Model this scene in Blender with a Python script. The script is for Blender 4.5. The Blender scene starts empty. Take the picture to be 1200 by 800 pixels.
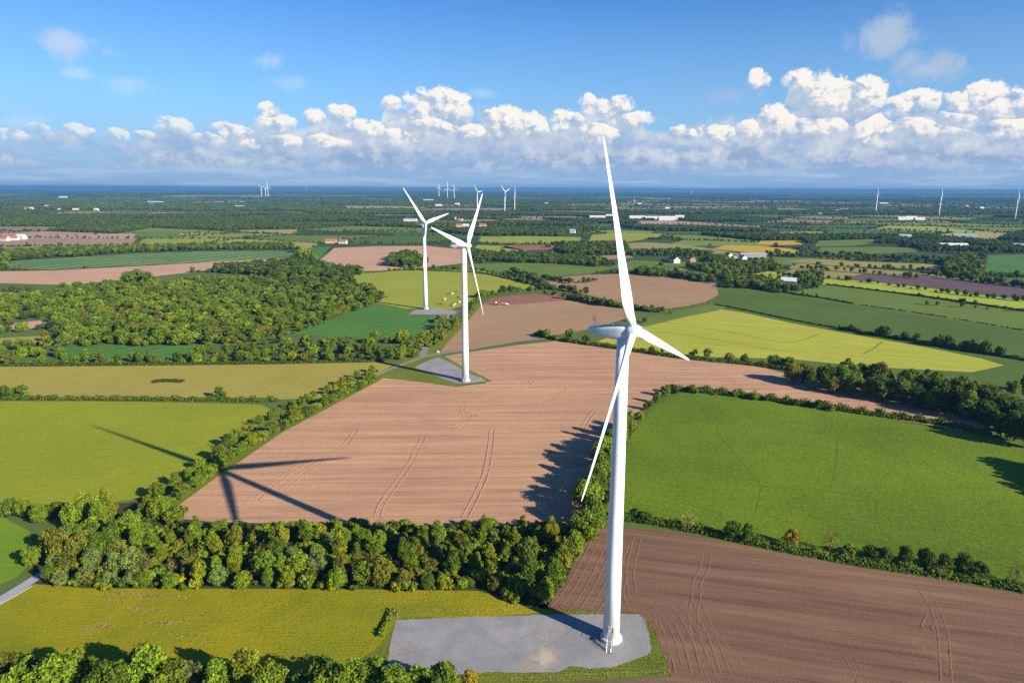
import bpy, bmesh, math, random
import numpy as np
from mathutils import Vector, Matrix

random.seed(7)
RNG = np.random.default_rng(7)
SC = bpy.context.scene
COL = SC.collection
R = math.radians

# ------------------------------------------------------------------ camera
F, CX, CY = 800.0, 600.0, 400.0            # the photograph is 1200 x 800, focal length 800 px (24 mm)
CAM_H, PITCH, ROLL = 111.87, R(12.6), R(0.24)
fw = Vector((0, math.cos(PITCH), -math.sin(PITCH)))
r0 = Vector((1, 0, 0)); u0 = Vector((0, math.sin(PITCH), math.cos(PITCH)))
rt = r0*math.cos(ROLL) + u0*math.sin(ROLL)
up = -r0*math.sin(ROLL) + u0*math.cos(ROLL)
CAMP = Vector((0, 0, CAM_H))


def at(x, y, z=0.0):
    """the point of the ground that a pixel of the photograph looks at"""
    d = fw + rt*((x-CX)/F) - up*((y-CY)/F)
    s = (z-CAM_H)/d.z
    return CAMP + d*s


def px(p):
    d = Vector(p)-CAMP
    z = d.dot(fw)
    return CX+F*d.dot(rt)/z, CY-F*d.dot(up)/z


cd = bpy.data.cameras.new('camera')
cam = bpy.data.objects.new('camera', cd)
COL.objects.link(cam)
cd.sensor_width = 36; cd.lens = 24; cd.clip_start = 1; cd.clip_end = 120000
M = Matrix((rt, up, -fw)).transposed().to_4x4()
M.translation = CAMP
cam.matrix_world = M
SC.camera = cam

# ------------------------------------------------------------------ render settings
SC.render.engine = 'CYCLES'
cy = SC.cycles
cy.max_bounces = 5; cy.diffuse_bounces = 3; cy.glossy_bounces = 2
cy.transmission_bounces = 3; cy.transparent_max_bounces = 8; cy.volume_bounces = 0
cy.use_denoising = False
cy.sample_clamp_indirect = 4
cy.caustics_reflective = False; cy.caustics_refractive = False
SC.render.filter_size = 1.2
SC.view_settings.view_transform = 'Standard'
SC.view_settings.look = 'None'
SC.view_settings.gamma = 1.0
SC.view_settings.use_curve_mapping = False
SC.view_settings.exposure = 0.95

# ------------------------------------------------------------------ light
SUN_DIR = Vector((146.0, -107.15, 80.3)).normalized()     # towards the sun: behind the camera to the right
SUN_EL = math.asin(SUN_DIR.z)
SUN_AZ = math.atan2(SUN_DIR.x, SUN_DIR.y)
sd = bpy.data.lights.new('sun', 'SUN')
sd.energy = 5.0; sd.angle = R(0.5); sd.color = (1.0, 0.92, 0.76)
sun = bpy.data.objects.new('sun', sd)
COL.objects.link(sun)
sun.rotation_euler = SUN_DIR.to_track_quat('Z', 'Y').to_euler()


# ------------------------------------------------------------------ node helpers
class NT:
    def __init__(s, tree):
        s.t = tree; s.n = tree.nodes; s.l = tree.links

    def new(s, t, **kw):
        n = s.n.new(t)
        for k, v in kw.items(): setattr(n, k, v)
        return n

    def put(s, sock, v):
        if v is None: return
        if hasattr(v, 'is_output') or isinstance(v, bpy.types.NodeSocket): s.l.new(v, sock)
        else: sock.default_value = v

    def math(s, op, a, b=None, c=None, clamp=False):
        n = s.new('ShaderNodeMath', operation=op, use_clamp=clamp)
        s.put(n.inputs[0], a); s.put(n.inputs[1], b); s.put(n.inputs[2], c)
        return n.outputs[0]

    def vmath(s, op, a, b=None):
        n = s.new('ShaderNodeVectorMath', operation=op)
        s.put(n.inputs[0], a); s.put(n.inputs[1], b)
        return n.outputs[0]

    def comb(s, x, y, z=0.0):
        n = s.new('ShaderNodeCombineXYZ')
        s.put(n.inputs[0], x); s.put(n.inputs[1], y); s.put(n.inputs[2], z)
        return n.outputs[0]

    def noise(s, vec, scale, detail=4, rough=0.55, dist=0.0, col=False):
        n = s.new('ShaderNodeTexNoise')
        s.put(n.inputs['Vector'], vec)
        n.inputs['Scale'].default_value = scale; n.inputs['Detail'].default_value = detail
        n.inputs['Roughness'].default_value = rough; n.inputs['Distortion'].default_value = dist
        return n.outputs['Color' if col else 'Fac']

    def mix(s, f, a, b, mode='MIX', clamp=True):
        n = s.new('ShaderNodeMix', data_type='RGBA', blend_type=mode, clamp_factor=clamp)
        s.put(n.inputs['Factor'], f)
        A, B = [i for i in n.inputs if i.type == 'RGBA']
        s.put(A, (*a, 1) if isinstance(a, tuple) and len(a) == 3 else a)
        s.put(B, (*b, 1) if isinstance(b, tuple) and len(b) == 3 else b)
        return [o for o in n.outputs if o.type == 'RGBA'][0]

    def ramp(s, f, lo, hi, a=0.0, b=1.0, smooth=True):
        n = s.new('ShaderNodeMapRange', interpolation_type='SMOOTHSTEP' if smooth else 'LINEAR')
        s.put(n.inputs[0], f); s.put(n.inputs[1], lo); s.put(n.inputs[2], hi); s.put(n.inputs[3], a); s.put(n.inputs[4], b)
        return n.outputs[0]


def mat(name):
    m = bpy.data.materials.new(name); m.use_nodes = True
    t = NT(m.node_tree); t.n.clear()
    out = t.new('ShaderNodeOutputMaterial')
    b = t.new('ShaderNodeBsdfPrincipled')
    t.l.new(b.outputs[0], out.inputs[0])
    b.inputs['Roughness'].default_value = 0.85
    b.inputs['Specular IOR Level'].default_value = 0.25
    return m, t, b, out


def plain(name, col, rough=0.6, spec=0.3, vary=0.06, scale=0.7, metal=0.0):
    m, t, b, out = mat(name)
    geo = t.new('ShaderNodeNewGeometry')
    n = t.noise(geo.outputs['Position'], scale, 5, 0.6)
    dk = tuple(c*(1-vary*2) for c in col); lt = tuple(min(1, c*(1+vary)) for c in col)
    t.put(b.inputs['Base Color'], t.mix(n, dk, lt))
    b.inputs['Roughness'].default_value = rough
    b.inputs['Specular IOR Level'].default_value = spec
    b.inputs['Metallic'].default_value = metal
    return m


def field_mat(name, base, alt, angle=0.0, streak=0.5, streak_scale=0.35, streak_len=0.012, grain=1.3, grain_amt=0.35,
              patch=0.012, patch_amt=0.5, bump=0.5, bump_dist=0.25, extra=None, extra_cut=(0.62, 0.7), lines=None):
    """ploughed soil, crop or meadow: broad patches, streaks along the drilling direction, fine grain"""
    m, t, b, out = mat(name)
    geo = t.new('ShaderNodeNewGeometry')
    pos = geo.outputs['Position']
    mp = t.new('ShaderNodeMapping', vector_type='TEXTURE')
    t.put(mp.inputs['Vector'], pos); mp.inputs['Rotation'].default_value = (0, 0, angle)
    rot = mp.outputs[0]
    st = t.vmath('MULTIPLY', rot, (streak_len/streak_scale, 1, 1))
    s1 = t.noise(st, streak_scale, 3, 0.6)
    st2 = t.vmath('MULTIPLY', rot, (0.06, 1, 1))
    s2 = t.noise(st2, streak_scale*4.5, 2, 0.5)
    g = t.noise(pos, grain, 4, 0.7)
    p = t.noise(pos, patch, 4, 0.55, 0.4)
    f = t.math('MULTIPLY_ADD', t.math('SUBTRACT', s1, 0.5), streak*2.4, 0.5)
    f = t.math('MULTIPLY_ADD', t.math('SUBTRACT', s2, 0.5), streak*1.0, f)
    f = t.math('MULTIPLY_ADD', t.math('SUBTRACT', g, 0.5), grain_amt*2, f)
    f = t.math('MULTIPLY_ADD', t.math('SUBTRACT', p, 0.5), patch_amt*2, f)
    if lines:   # tramlines: (spacing, width fraction, strength)
        sp, wd, amt, ang2 = lines
        mp2 = t.new('ShaderNodeMapping', vector_type='TEXTURE')
        t.put(mp2.inputs['Vector'], pos); mp2.inputs['Rotation'].default_value = (0, 0, ang2)
        sx = t.new('ShaderNodeSeparateXYZ'); t.put(sx.inputs[0], mp2.outputs[0])
        w = t.math('PINGPONG', t.math('DIVIDE', sx.outputs[1], sp), 0.5)
        ln = t.ramp(w, wd*0.5, wd, 1.0, 0.0)
        f = t.math('MULTIPLY_ADD', ln, -amt, f)
    f = t.math('MINIMUM', t.math('MAXIMUM', f, 0.0), 1.0)
    c = t.mix(f, alt, base)
    if extra is not None:
        q = t.noise(pos, patch*2.6, 5, 0.65, 0.8)
        c = t.mix(t.ramp(q, extra_cut[0], extra_cut[1]), c, extra)
    t.put(b.inputs['Base Color'], c)
    b.inputs['Roughness'].default_value = 0.95
    b.inputs['Specular IOR Level'].default_value = 0.08
    if bump:
        h = t.math('ADD', t.math('MULTIPLY', g, 1.0), t.math('MULTIPLY', s2, 0.6))
        bp = t.new('ShaderNodeBump'); bp.inputs['Strength'].default_value = bump; bp.inputs['Distance'].default_value = bump_dist
        t.put(bp.inputs['Height'], h); t.put(b.inputs['Normal'], bp.outputs[0])
    return m


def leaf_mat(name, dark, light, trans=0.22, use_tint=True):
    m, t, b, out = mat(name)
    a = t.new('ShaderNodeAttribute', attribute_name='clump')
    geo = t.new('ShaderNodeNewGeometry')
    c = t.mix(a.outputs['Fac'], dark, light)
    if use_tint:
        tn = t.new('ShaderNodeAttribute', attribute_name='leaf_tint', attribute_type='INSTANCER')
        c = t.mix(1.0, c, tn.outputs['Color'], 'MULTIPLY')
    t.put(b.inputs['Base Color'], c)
    b.inputs['Roughness'].default_value = 0.7
    b.inputs['Specular IOR Level'].default_value = 0.15
    tr = t.new('ShaderNodeBsdfTranslucent')
    t.put(tr.inputs['Color'], t.mix(1.0, c, (1.0, 1.0, 0.45), 'MULTIPLY'))
    mx = t.new('ShaderNodeMixShader'); mx.inputs[0].default_value = trans
    t.l.new(b.outputs[0], mx.inputs[1]); t.l.new(tr.outputs[0], mx.inputs[2])
    t.l.new(mx.outputs[0], out.inputs[0])
    return m


# ------------------------------------------------------------------ object helpers
def tag(o, label=None, cat=None, group=None, kind=None):
    if label: o['label'] = label
    if cat: o['category'] = cat
    if group: o['group'] = group
    if kind: o['kind'] = kind
    return o


def link(name, me, m=None, parent=None):
    o = bpy.data.objects.new(name, me)
    COL.objects.link(o)
    if m is not None and hasattr(me, 'materials'):
        for k in (m if isinstance(m, (list, tuple)) else [m]): me.materials.append(k)
    if parent: o.parent = parent
    return o


def empty(name, loc=(0, 0, 0), rz=0.0):
    o = bpy.data.objects.new(name, None)
    COL.objects.link(o); o.location = loc; o.rotation_euler = (0, 0, rz)
    o.empty_display_size = 0.5
    return o


def mesh_np(name, V, Fq, mats=None, smooth=False, attr=None):
    """V (n,3); Fq list of (k,m) index arrays"""
    me = bpy.data.meshes.new(name)
    V = np.asarray(V, np.float32)
    arrs = [np.asarray(f, np.int32) for f in (Fq if isinstance(Fq, list) else [Fq])]
    loops = np.concatenate([a.ravel() for a in arrs])
    sizes = np.concatenate([np.full(len(a), a.shape[1], np.int32) for a in arrs])
    me.vertices.add(len(V)); me.vertices.foreach_set('co', V.ravel())
    me.loops.add(len(loops)); me.loops.foreach_set('vertex_index', loops)
    me.polygons.add(len(sizes))
    st = np.concatenate([[0], np.cumsum(sizes)[:-1]]).astype(np.int32)
    me.polygons.foreach_set('loop_start', st)
    if mats is not None: me.polygons.foreach_set('material_index', np.asarray(mats, np.int32))
    if attr is not None:
        for k, (dom, val) in attr.items():
            val = np.asarray(val, np.float32)
            if val.ndim == 1:
                a = me.attributes.new(k, 'FLOAT', dom); a.data.foreach_set('value', val)
            else:
                a = me.attributes.new(k, 'FLOAT_COLOR', dom)
                v4 = np.ones((len(val), 4), np.float32); v4[:, :3] = val
                a.data.foreach_set('color', v4.ravel())
    me.update(calc_edges=True)
    if smooth: me.polygons.foreach_set('use_smooth', np.ones(len(sizes), bool))
    me.validate()
    return me


def bm_mesh(name, bm, smooth=False):
    me = bpy.data.meshes.new(name)
    bmesh.ops.recalc_face_normals(bm, faces=bm.faces)
    bm.to_mesh(me); bm.free()
    if smooth:
        for p in me.polygons: p.use_smooth = True
    return me


def box(bm, c, s, rz=0.0, mi=0):
    r = bmesh.ops.create_cube(bm, size=1.0, matrix=Matrix.Translation(c) @ Matrix.Rotation(rz, 4, 'Z') @ Matrix.Diagonal((*s, 1)))
    for v in r['verts']:
        for f in v.link_faces: f.material_index = mi
    return r


def rod(bm, a, b, ra, rb=None, seg=6, caps=True):
    a = Vector(a); b = Vector(b); d = b-a
    q = d.to_track_quat('Z', 'Y').to_matrix().to_4x4()
    q.translation = (a+b)/2
    return bmesh.ops.create_cone(bm, cap_ends=caps, segments=seg, radius1=ra, radius2=ra if rb is None else rb, depth=d.length, matrix=q)


# ------------------------------------------------------------------ fields
from mathutils.geometry import tessellate_polygon
FIELD_POLYS = []       # ground outlines of everything laid by hand, for keeping scattered trees off


def in_poly(p, poly):
    x, y = p; c = False; n = len(poly); j = n-1
    for i in range(n):
        xi, yi = poly[i]; xj, yj = poly[j]
        if (yi > y) != (yj > y) and x < (xj-xi)*(y-yi)/(yj-yi)+xi: c = not c
        j = i
    return c


def smooth_poly(pts, n=2):
    for _ in range(n):
        q = []
        for i in range(len(pts)):
            a = pts[i]; b = pts[(i+1) % len(pts)]
            q += [(a[0]*.8+b[0]*.2, a[1]*.8+b[1]*.2), (a[0]*.2+b[0]*.8, a[1]*.2+b[1]*.8)]
        pts = q
    return pts


def sheet(name, pts, z, m, register=True, jag=0.0, rnd=0):
    w = [(at(x, y).x, at(x, y).y) for x, y in pts]
    if rnd: w = smooth_poly(w, rnd)
    if register: FIELD_POLYS.append(w)
    if jag:
        q = []
        for i in range(len(w)):
            a = w[i]; b = w[(i+1) % len(w)]
            L = math.hypot(b[0]-a[0], b[1]-a[1]); n = max(1, int(L/1.2))
            for k in range(n):
                f = k/n
                q.append((a[0]+(b[0]-a[0])*f+random.uniform(-jag, jag), a[1]+(b[1]-a[1])*f+random.uniform(-jag, jag)))
        w = q
    vs = [Vector((x, y, z)) for x, y in w]
    tris = tessellate_polygon([vs])
    tr = []
    for t in tris:
        a, b, c = (vs[i] for i in t)
        n = (b-a).cross(c-a).z
        tr.append(t if n > 0 else (t[0], t[2], t[1]))
    me = mesh_np(name, [tuple(v) for v in vs], np.array(tr))
    o = link(name, me, m)
    o['kind'] = 'structure'
    return o


def polyline(pts, step):
    """ground polyline from pixel points, resampled"""
    w = [at(x, y) for x, y in pts]
    return resample(w, step)


def resample(w, step):
    # Catmull-Rom
    P = [w[0]*2-w[1]]+list(w)+[w[-1]*2-w[-2]]
    out = []
    for i in range(1, len(P)-2):
        L = (P[i+1]-P[i]).length; n = max(2, int(L/step))
        for k in range(n):
            t = k/n
            a, b, c, d = P[i-1], P[i], P[i+1], P[i+2]
            out.append(0.5*((2*b)+(c-a)*t+(2*a-5*b+4*c-d)*t*t+(3*b-a-3*c+d)*t**3))
    out.append(w[-1])
    return out


def ribbon(name, pts, width, z, m, step=4.0, parent=None, world=False, register=False, jag=0.0):
    w = pts if world else polyline(pts, step)
    V = []; Fq = []
    for i, p in enumerate(w):
        d = (w[min(i+1, len(w)-1)]-w[max(i-1, 0)]); d.z = 0; d.normalize()
        n = Vector((-d.y, d.x, 0))
        j1, j2 = random.uniform(-jag, jag), random.uniform(-jag, jag)
        V += [(p+n*(width/2+j1)).to_tuple(), (p-n*(width/2+j2)).to_tuple()]
        if i: Fq.append((2*i-2, 2*i-1, 2*i+1, 2*i))
    V = np.array(V); V[:, 2] = z
    Fq = np.array(Fq)
    if register:
        FIELD_POLYS.append([tuple(v[:2]) for v in V[0::2]]+[tuple(v[:2]) for v in V[1::2][::-1]])
    o = link(name, mesh_np(name, V, Fq[:, ::-1]), m, parent)
    return o

# ------------------------------------------------------------------ sky: Nishita air, cumulus bank above the horizon
W = bpy.data.worlds.new('World'); SC.world = W; W.use_nodes = True
t = NT(W.node_tree); t.n.clear()
wout = t.new('ShaderNodeOutputWorld')
sky = t.new('ShaderNodeTexSky', sky_type='NISHITA')
sky.sun_disc = False; sky.sun_elevation = SUN_EL; sky.sun_rotation = SUN_AZ
sky.altitude = 100; sky.air_density = 1.0; sky.dust_density = 0.3; sky.ozone_density = 2.0
hs = t.new('ShaderNodeHueSaturation')
hs.inputs['Saturation'].default_value = 1.25; hs.inputs['Value'].default_value = 1.0
t.l.new(sky.outputs[0], hs.inputs['Color'])
skyc = t.vmath('MULTIPLY', hs.outputs[0], (0.40, 0.66, 1.0))
plain_sky = skyc


def pix_dir(x, y):
    d = (fw + rt*((x-CX)/F) - up*((y-CY)/F)).normalized()
    return math.atan2(d.x, d.y), math.asin(d.z)


tc = t.new('ShaderNodeTexCoord')
sep = t.new('ShaderNodeSeparateXYZ'); t.put(sep.inputs[0], tc.outputs['Generated'])
az = t.math('ARCTAN2', sep.outputs[0], sep.outputs[1])
el = t.math('ARCSINE', sep.outputs[2])

# puff height field: domes on domes
pg = bpy.data.node_groups.new('puff', 'ShaderNodeTree')
pg.interface.new_socket('Vector', in_out='INPUT', socket_type='NodeSocketVector')
pg.interface.new_socket('Height', in_out='OUTPUT', socket_type='NodeSocketFloat')
pg.interface.new_socket('Coarse', in_out='OUTPUT', socket_type='NodeSocketFloat')
g = NT(pg)
gi = g.new('NodeGroupInput'); go = g.new('NodeGroupOutput')
warp = g.noise(gi.outputs[0], 2.2, 3, 0.55, 0, True)
vv = g.vmath('ADD', gi.outputs[0], g.vmath('MULTIPLY', g.vmath('SUBTRACT', warp, (0.5, 0.5, 0.5)), (0.55, 0.45, 0)))
h = None
for sc_, a_ in ((1.6, 0.42), (3.9, 0.26), (9.0, 0.15), (20.0, 0.08)):
    vo = g.new('ShaderNodeTexVoronoi', voronoi_dimensions='2D', feature='F1')
    g.put(vo.inputs['Vector'], g.vmath('ADD', vv, (sc_*1.7, sc_*0.9, 0)))
    vo.inputs['Scale'].default_value = sc_; vo.inputs['Randomness'].default_value = 0.9
    d2 = g.math('MULTIPLY', vo.outputs['Distance'], vo.outputs['Distance'])
    q = g.math('MULTIPLY', g.math('SUBTRACT', 1.0, g.math('MULTIPLY', d2, 1.3)), a_)
    h = q if h is None else g.math('ADD', h, q)
    if sc_ < 10: coarse = h
fine = g.noise(vv, 26.0, 4, 0.6)
h = g.math('MULTIPLY_ADD', fine, 0.16, h)
g.put(go.inputs[0], h); g.put(go.inputs[1], coarse)


def puff(vec):
    n = t.new('ShaderNodeGroup'); n.node_tree = pg
    t.put(n.inputs[0], vec)
    return n.outputs[0], n.outputs[1]


def curve_of_az(pts, lo=-0.9, hi=0.9, vmax=0.25):
    n = t.new('ShaderNodeFloatCurve')
    cv = n.mapping.curves[0]
    P = sorted(pts)
    P = [((a-lo)/(hi-lo), e/vmax) for a, e in P]
    P = [(0.0, P[0][1])]+[p for p in P if 0 < p[0] < 1]+[(1.0, P[-1][1])]
    cv.points[0].location = P[0]; cv.points[1].location = P[-1]
    for p in P[1:-1]: cv.points.new(*p)
    for p in cv.points: p.handle_type = 'AUTO'
    n.mapping.update()
    t.put(n.inputs['Value'], t.ramp(az, lo, hi, 0, 1, False))
    return t.math('MULTIPLY', n.outputs[0], vmax)


LIT = (0.60, 0.575, 0.535); MIDC = (0.335, 0.375, 0.445); SHD = (0.165, 0.240, 0.375)


def bank(prev, top_px, base_y, scale, seed, amp, soft, bias, gain, opac=1.0, lit=LIT, midc=MIDC, shd=SHD, edge=0.22, gaps=0.0, relk=0.55, bigk=0.9):
    tops = curve_of_az([pix_dir(x, y) for x, y in top_px])
    base = pix_dir(600, base_y)[1]
    v = t.vmath('ADD', t.vmath('MULTIPLY', t.comb(az, el), (scale, scale*1.3, 0)), (seed, seed*0.7, 0))
    w, c1 = puff(v)
    _, c2 = puff(t.vmath('ADD', v, (0.16, 0.20, 0)))
    d = t.math('ADD', t.math('DIVIDE', t.math('SUBTRACT', tops, el), soft), t.math('MULTIPLY', t.math('SUBTRACT', w, 0.60), amp))
    big = t.noise(v, 0.9, 2, 0.5)
    if gaps:
        gp_ = t.noise(t.vmath('MULTIPLY', v, (0.55, 0.9, 1)), 1.0, 2, 0.5)
        d = t.math('SUBTRACT', d, t.math('MULTIPLY', t.ramp(gp_, 0.62, 0.38), gaps))
    m = t.ramp(d, 0.0, edge)
    m = t.math('MULTIPLY', m, t.ramp(el, base-0.016, base+0.014))
    m = t.math('MULTIPLY', m, opac)
    rel = t.math('DIVIDE', t.math('SUBTRACT', el, base), t.math('MAXIMUM', t.math('SUBTRACT', tops, base), 0.012))
    s = t.math('MULTIPLY_ADD', t.math('SUBTRACT', c1, c2), gain, t.math('MULTIPLY_ADD', rel, relk, bias))
    s = t.math('MULTIPLY_ADD', t.math('SUBTRACT', big, 0.5), bigk, s)
    s = t.math('MULTIPLY_ADD', t.math('SUBTRACT', w, 0.6), 0.35, s)
    c = t.mix(t.ramp(s, 0.0, 0.55), shd, midc)
    c = t.mix(t.ramp(s, 0.48, 0.95), c, lit)
    return t.mix(m, prev, c), m


# thin veil and streaks just above the horizon
vs_ = t.vmath('MULTIPLY', t.comb(az, el), (6.0, 75.0, 0))
stre = t.noise(vs_, 1.0, 5, 0.6, 0.3)
pal = t.ramp(el, 0.30, 0.07)
skyc = t.mix(t.math('MULTIPLY', pal, 0.42), skyc, (0.225, 0.375, 0.53))
hz = t.ramp(el, 0.125, 0.0)
skyc = t.mix(t.math('MULTIPLY', hz, 0.92), skyc, (0.165, 0.270, 0.435))
veil = t.math('MULTIPLY', t.ramp(el, 0.125, 0.01), t.ramp(stre, 0.44, 0.66))
skyc = t.mix(t.math('MULTIPLY', veil, 0.75), skyc, (0.29, 0.375, 0.50))

FAR = [(0, 160), (60, 156), (140, 158), (220, 154), (300, 150), (360, 142), (430, 138), (480, 134), (560, 130), (640, 134), (700, 138), (760, 142),
       (830, 140), (900, 138), (980, 134), (1060, 134), (1130, 130), (1200, 132)]
MID = [(0, 160), (30, 154), (65, 151), (95, 150), (120, 162), (150, 166), (180, 149), (200, 145), (215, 150), (250, 156), (280, 152), (305, 134), (316, 121), (330, 130), (345, 150), (368, 138), (395, 128),
       (415, 134), (440, 150), (455, 118), (470, 122), (490, 112), (520, 106), (542, 108), (556, 146), (575, 128), (600, 124), (620, 146), (650, 150), (682, 122), (700, 114), (724, 118), (745, 142),
       (780, 154), (830, 160), (862, 156), (890, 138), (915, 132), (925, 96), (938, 86), (958, 96), (985, 98), (1005, 94), (1026, 108), (1042, 142), (1056, 120), (1075, 110), (1098, 122), (1110, 136),
       (1128, 108), (1150, 104), (1175, 116), (1190, 128), (1200, 118)]
NEAR = [(0, 180), (60, 174), (140, 176), (200, 168), (280, 166), (340, 166), (420, 162), (520, 160), (600, 168), (680, 162), (760, 170), (820, 166),
        (880, 150), (960, 160), (1020, 152), (1100, 164), (1160, 156), (1200, 154)]
HEADS = [(940, 104, 20, 17), (962, 118, 30, 25), (1000, 120, 29, 25), (905, 149, 21, 19), (878, 153, 15, 10), (1021, 158, 25, 19), (886, 100, 11, 12), (1060, 128, 17, 12), (1080, 124, 22, 14),
         (1130, 122, 19, 14), (1152, 120, 29, 17), (1186, 127, 17, 9), (1118, 138, 24, 9), (711, 128, 27, 15), (737, 143, 26, 9), (690, 121, 13, 9), (664, 147, 18, 14), (626, 151, 22, 14), (592, 143, 26, 17),
         (572, 136, 11, 9), (522, 126, 25, 20), (494, 129, 21, 19), (459, 122, 11, 10), (502, 149, 32, 14), (548, 157, 24, 10), (400, 135, 20, 11), (369, 140, 14, 10), (428, 152, 24, 11), (316, 129, 14, 9),
         (331, 163, 24, 9), (294, 167, 12, 9), (322, 143, 24, 11), (90, 151, 17, 8), (195, 138, 10, 6), (206, 147, 22, 11), (135, 155, 16, 9), (167, 156, 14, 7), (44, 156, 17, 7), (268, 152, 28, 11), (244, 162, 20, 9),
         (12, 160, 18, 7), (840, 158, 22, 10), (795, 160, 22, 9), (960, 150, 30, 14), (1090, 150, 26, 11), (1180, 150, 24, 12), (470, 160, 20, 10), (385, 165, 24, 9), (700, 158, 28, 11)]


def heads(prev, lst, scale, seed, amp):
    """single cumulus heads: round masses whose outline is broken by domes, lit from the upper right"""
    v = t.vmath('ADD', t.vmath('MULTIPLY', t.comb(az, el), (scale, scale*1.15, 0)), (seed, seed*0.7, 0))
    w, c1 = puff(v)
    _, c2 = puff(t.vmath('ADD', v, (0.13, 0.17, 0)))
    best = None; rel = None
    wob = t.noise(v, 0.55, 3, 0.55, 0, True)
    ws = t.new('ShaderNodeSeparateColor'); t.put(ws.inputs[0], wob)
    azw = t.math('MULTIPLY_ADD', t.math('SUBTRACT', ws.outputs[0], 0.5), 0.030, az); elw = t.math('MULTIPLY_ADD', t.math('SUBTRACT', ws.outputs[1], 0.5), 0.022, el)
    for x, y, rx, ry in lst:
        k_ = 0.74 if x < 290 else 0.86 if x < 420 else 1.0
        rx *= k_; ry *= k_
        a0, e0 = pix_dir(x, y)
        du = t.math('DIVIDE', t.math('SUBTRACT', azw, a0), rx*1.12/F*0.92); dv = t.math('DIVIDE', t.math('SUBTRACT', elw, e0), ry*1.14/F*0.92)
        # flat-bottomed: the lower half is stretched downwards
        q = t.math('SUBTRACT', 1.0, t.math('ADD', t.math('MULTIPLY', du, du), t.math('MULTIPLY', dv, dv)))
        r = t.math('MULTIPLY_ADD', du, 0.30, t.math('MULTIPLY', dv, 0.75))
        if best is None: best, rel = q, r
        else:
            gt = t.math('GREATER_THAN', q, best)
            rel = t.math('MULTIPLY_ADD', gt, t.math('SUBTRACT', r, rel), rel)
            best = t.math('MAXIMUM', best, q)
    d = t.math('MULTIPLY_ADD', t.math('SUBTRACT', w, 0.62), amp, t.math('MAXIMUM', best, -3.0))
    rel = t.math('MINIMUM', t.math('MAXIMUM', rel, -1.2), 1.2)
    top_edge = t.ramp(d, -0.02, 0.46)
    soft = t.ramp(d, -0.15, 1.7)
    up_ = t.ramp(rel, -0.25, 0.45)
    m = t.math('MULTIPLY_ADD', up_, t.math('SUBTRACT', top_edge, soft), soft)
    s = t.math('MULTIPLY_ADD', t.math('SUBTRACT', c1, c2), 1.5, t.math('MULTIPLY_ADD', rel, 0.60, 0.44))
    s = t.math('MULTIPLY_ADD', t.math('SUBTRACT', w, 0.6), 0.7, s)
    c = t.mix(t.ramp(s, -0.1, 0.50), SHD_H, MIDC)
    c = t.mix(t.ramp(s, 0.35, 0.85), c, (0.60, 0.57, 0.525))
    return t.mix(t.math('MULTIPLY', m, t.ramp(az, -0.62, -0.20, 0.60, 0.94)), prev, c)


SHD_H = (0.20, 0.275, 0.405)
skyc, _ = bank(skyc, FAR, 190, 12.0, 3.1, 1.5, 0.030, 0.10, 1.0, 0.72, edge=1.0, gaps=0.8, lit=(0.44, 0.465, 0.50))
BODY = [(x, y+2) for x, y in MID]
skyc, _ = bank(skyc, BODY, 180, 10.0, 11.3, 1.1, 0.016, 0.16, 1.0, 0.78, edge=0.7, gaps=0.2, relk=0.42, lit=(0.50, 0.505, 0.52), shd=(0.19, 0.28, 0.43))
skyc = heads(skyc, HEADS, 19.0, 5.7, 2.0)
skyc, _ = bank(skyc, NEAR, 198, 14.0, 23.7, 1.6, 0.024, 0.10, 1.3, 0.72, edge=0.9, gaps=1.1, lit=(0.46, 0.48, 0.50))


# lone soft scraps higher up
def scrap(prev, x, y, w, h, col, op, seed):
    a0, e0 = pix_dir(x, y)
    du = t.math('DIVIDE', t.math('SUBTRACT', az, a0), w/F); dv = t.math('DIVIDE', t.math('SUBTRACT', el, e0), h/F)
    d = t.math('ADD', t.math('MULTIPLY', du, du), t.math('MULTIPLY', dv, dv))
    n = t.noise(t.vmath('ADD', t.comb(az, el), (seed, 0, 0)), 26.0, 5, 0.6, 0.5)
    m = t.ramp(t.math('ADD', t.math('SUBTRACT', 1.0, t.math('SQRT', d)), t.math('MULTIPLY', t.math('SUBTRACT', n, 0.5), 2.4)), 0.05, 1.0)
    return t.mix(t.math('MULTIPLY', m, op), prev, col)


for a in ((85, 53, 44, 17, (0.36, 0.42, 0.50), 0.7, 1), (93, 87, 20, 8, (0.42, 0.5, 0.6), 0.4, 2), (312, 71, 20, 12, (0.40, 0.48, 0.6), 0.4, 3),
          (150, 98, 34, 13, (0.42, 0.5, 0.6), 0.3, 4), (1038, 40, 38, 27, (0.28, 0.345, 0.44), 0.85, 5), (1088, 80, 44, 25, (0.28, 0.345, 0.44), 0.9, 6),
          (850, 113, 36, 13, (0.22, 0.31, 0.47), 0.8, 7), (20, 143, 34, 9, (0.34, 0.44, 0.58), 0.5, 9),
          (340, 97, 30, 10, (0.4, 0.5, 0.62), 0.25, 10), (570, 110, 26, 8, (0.4, 0.5, 0.62), 0.3, 11)):
    skyc = scrap(skyc, *a)
bg = t.new('ShaderNodeBackground')
mulv = t.new('ShaderNodeVectorMath', operation='SCALE'); t.put(mulv.inputs[0], skyc); mulv.inputs['Scale'].default_value = 1.0
SKY_K = 0.08
CLOUD_F = 0.87
# the Nishita colours are scaled to the strength 0.1 where the sky is bare; cloud colours are given as seen
t.put(bg.inputs['Color'], skyc); bg.inputs['Strength'].default_value = SKY_K
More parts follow.
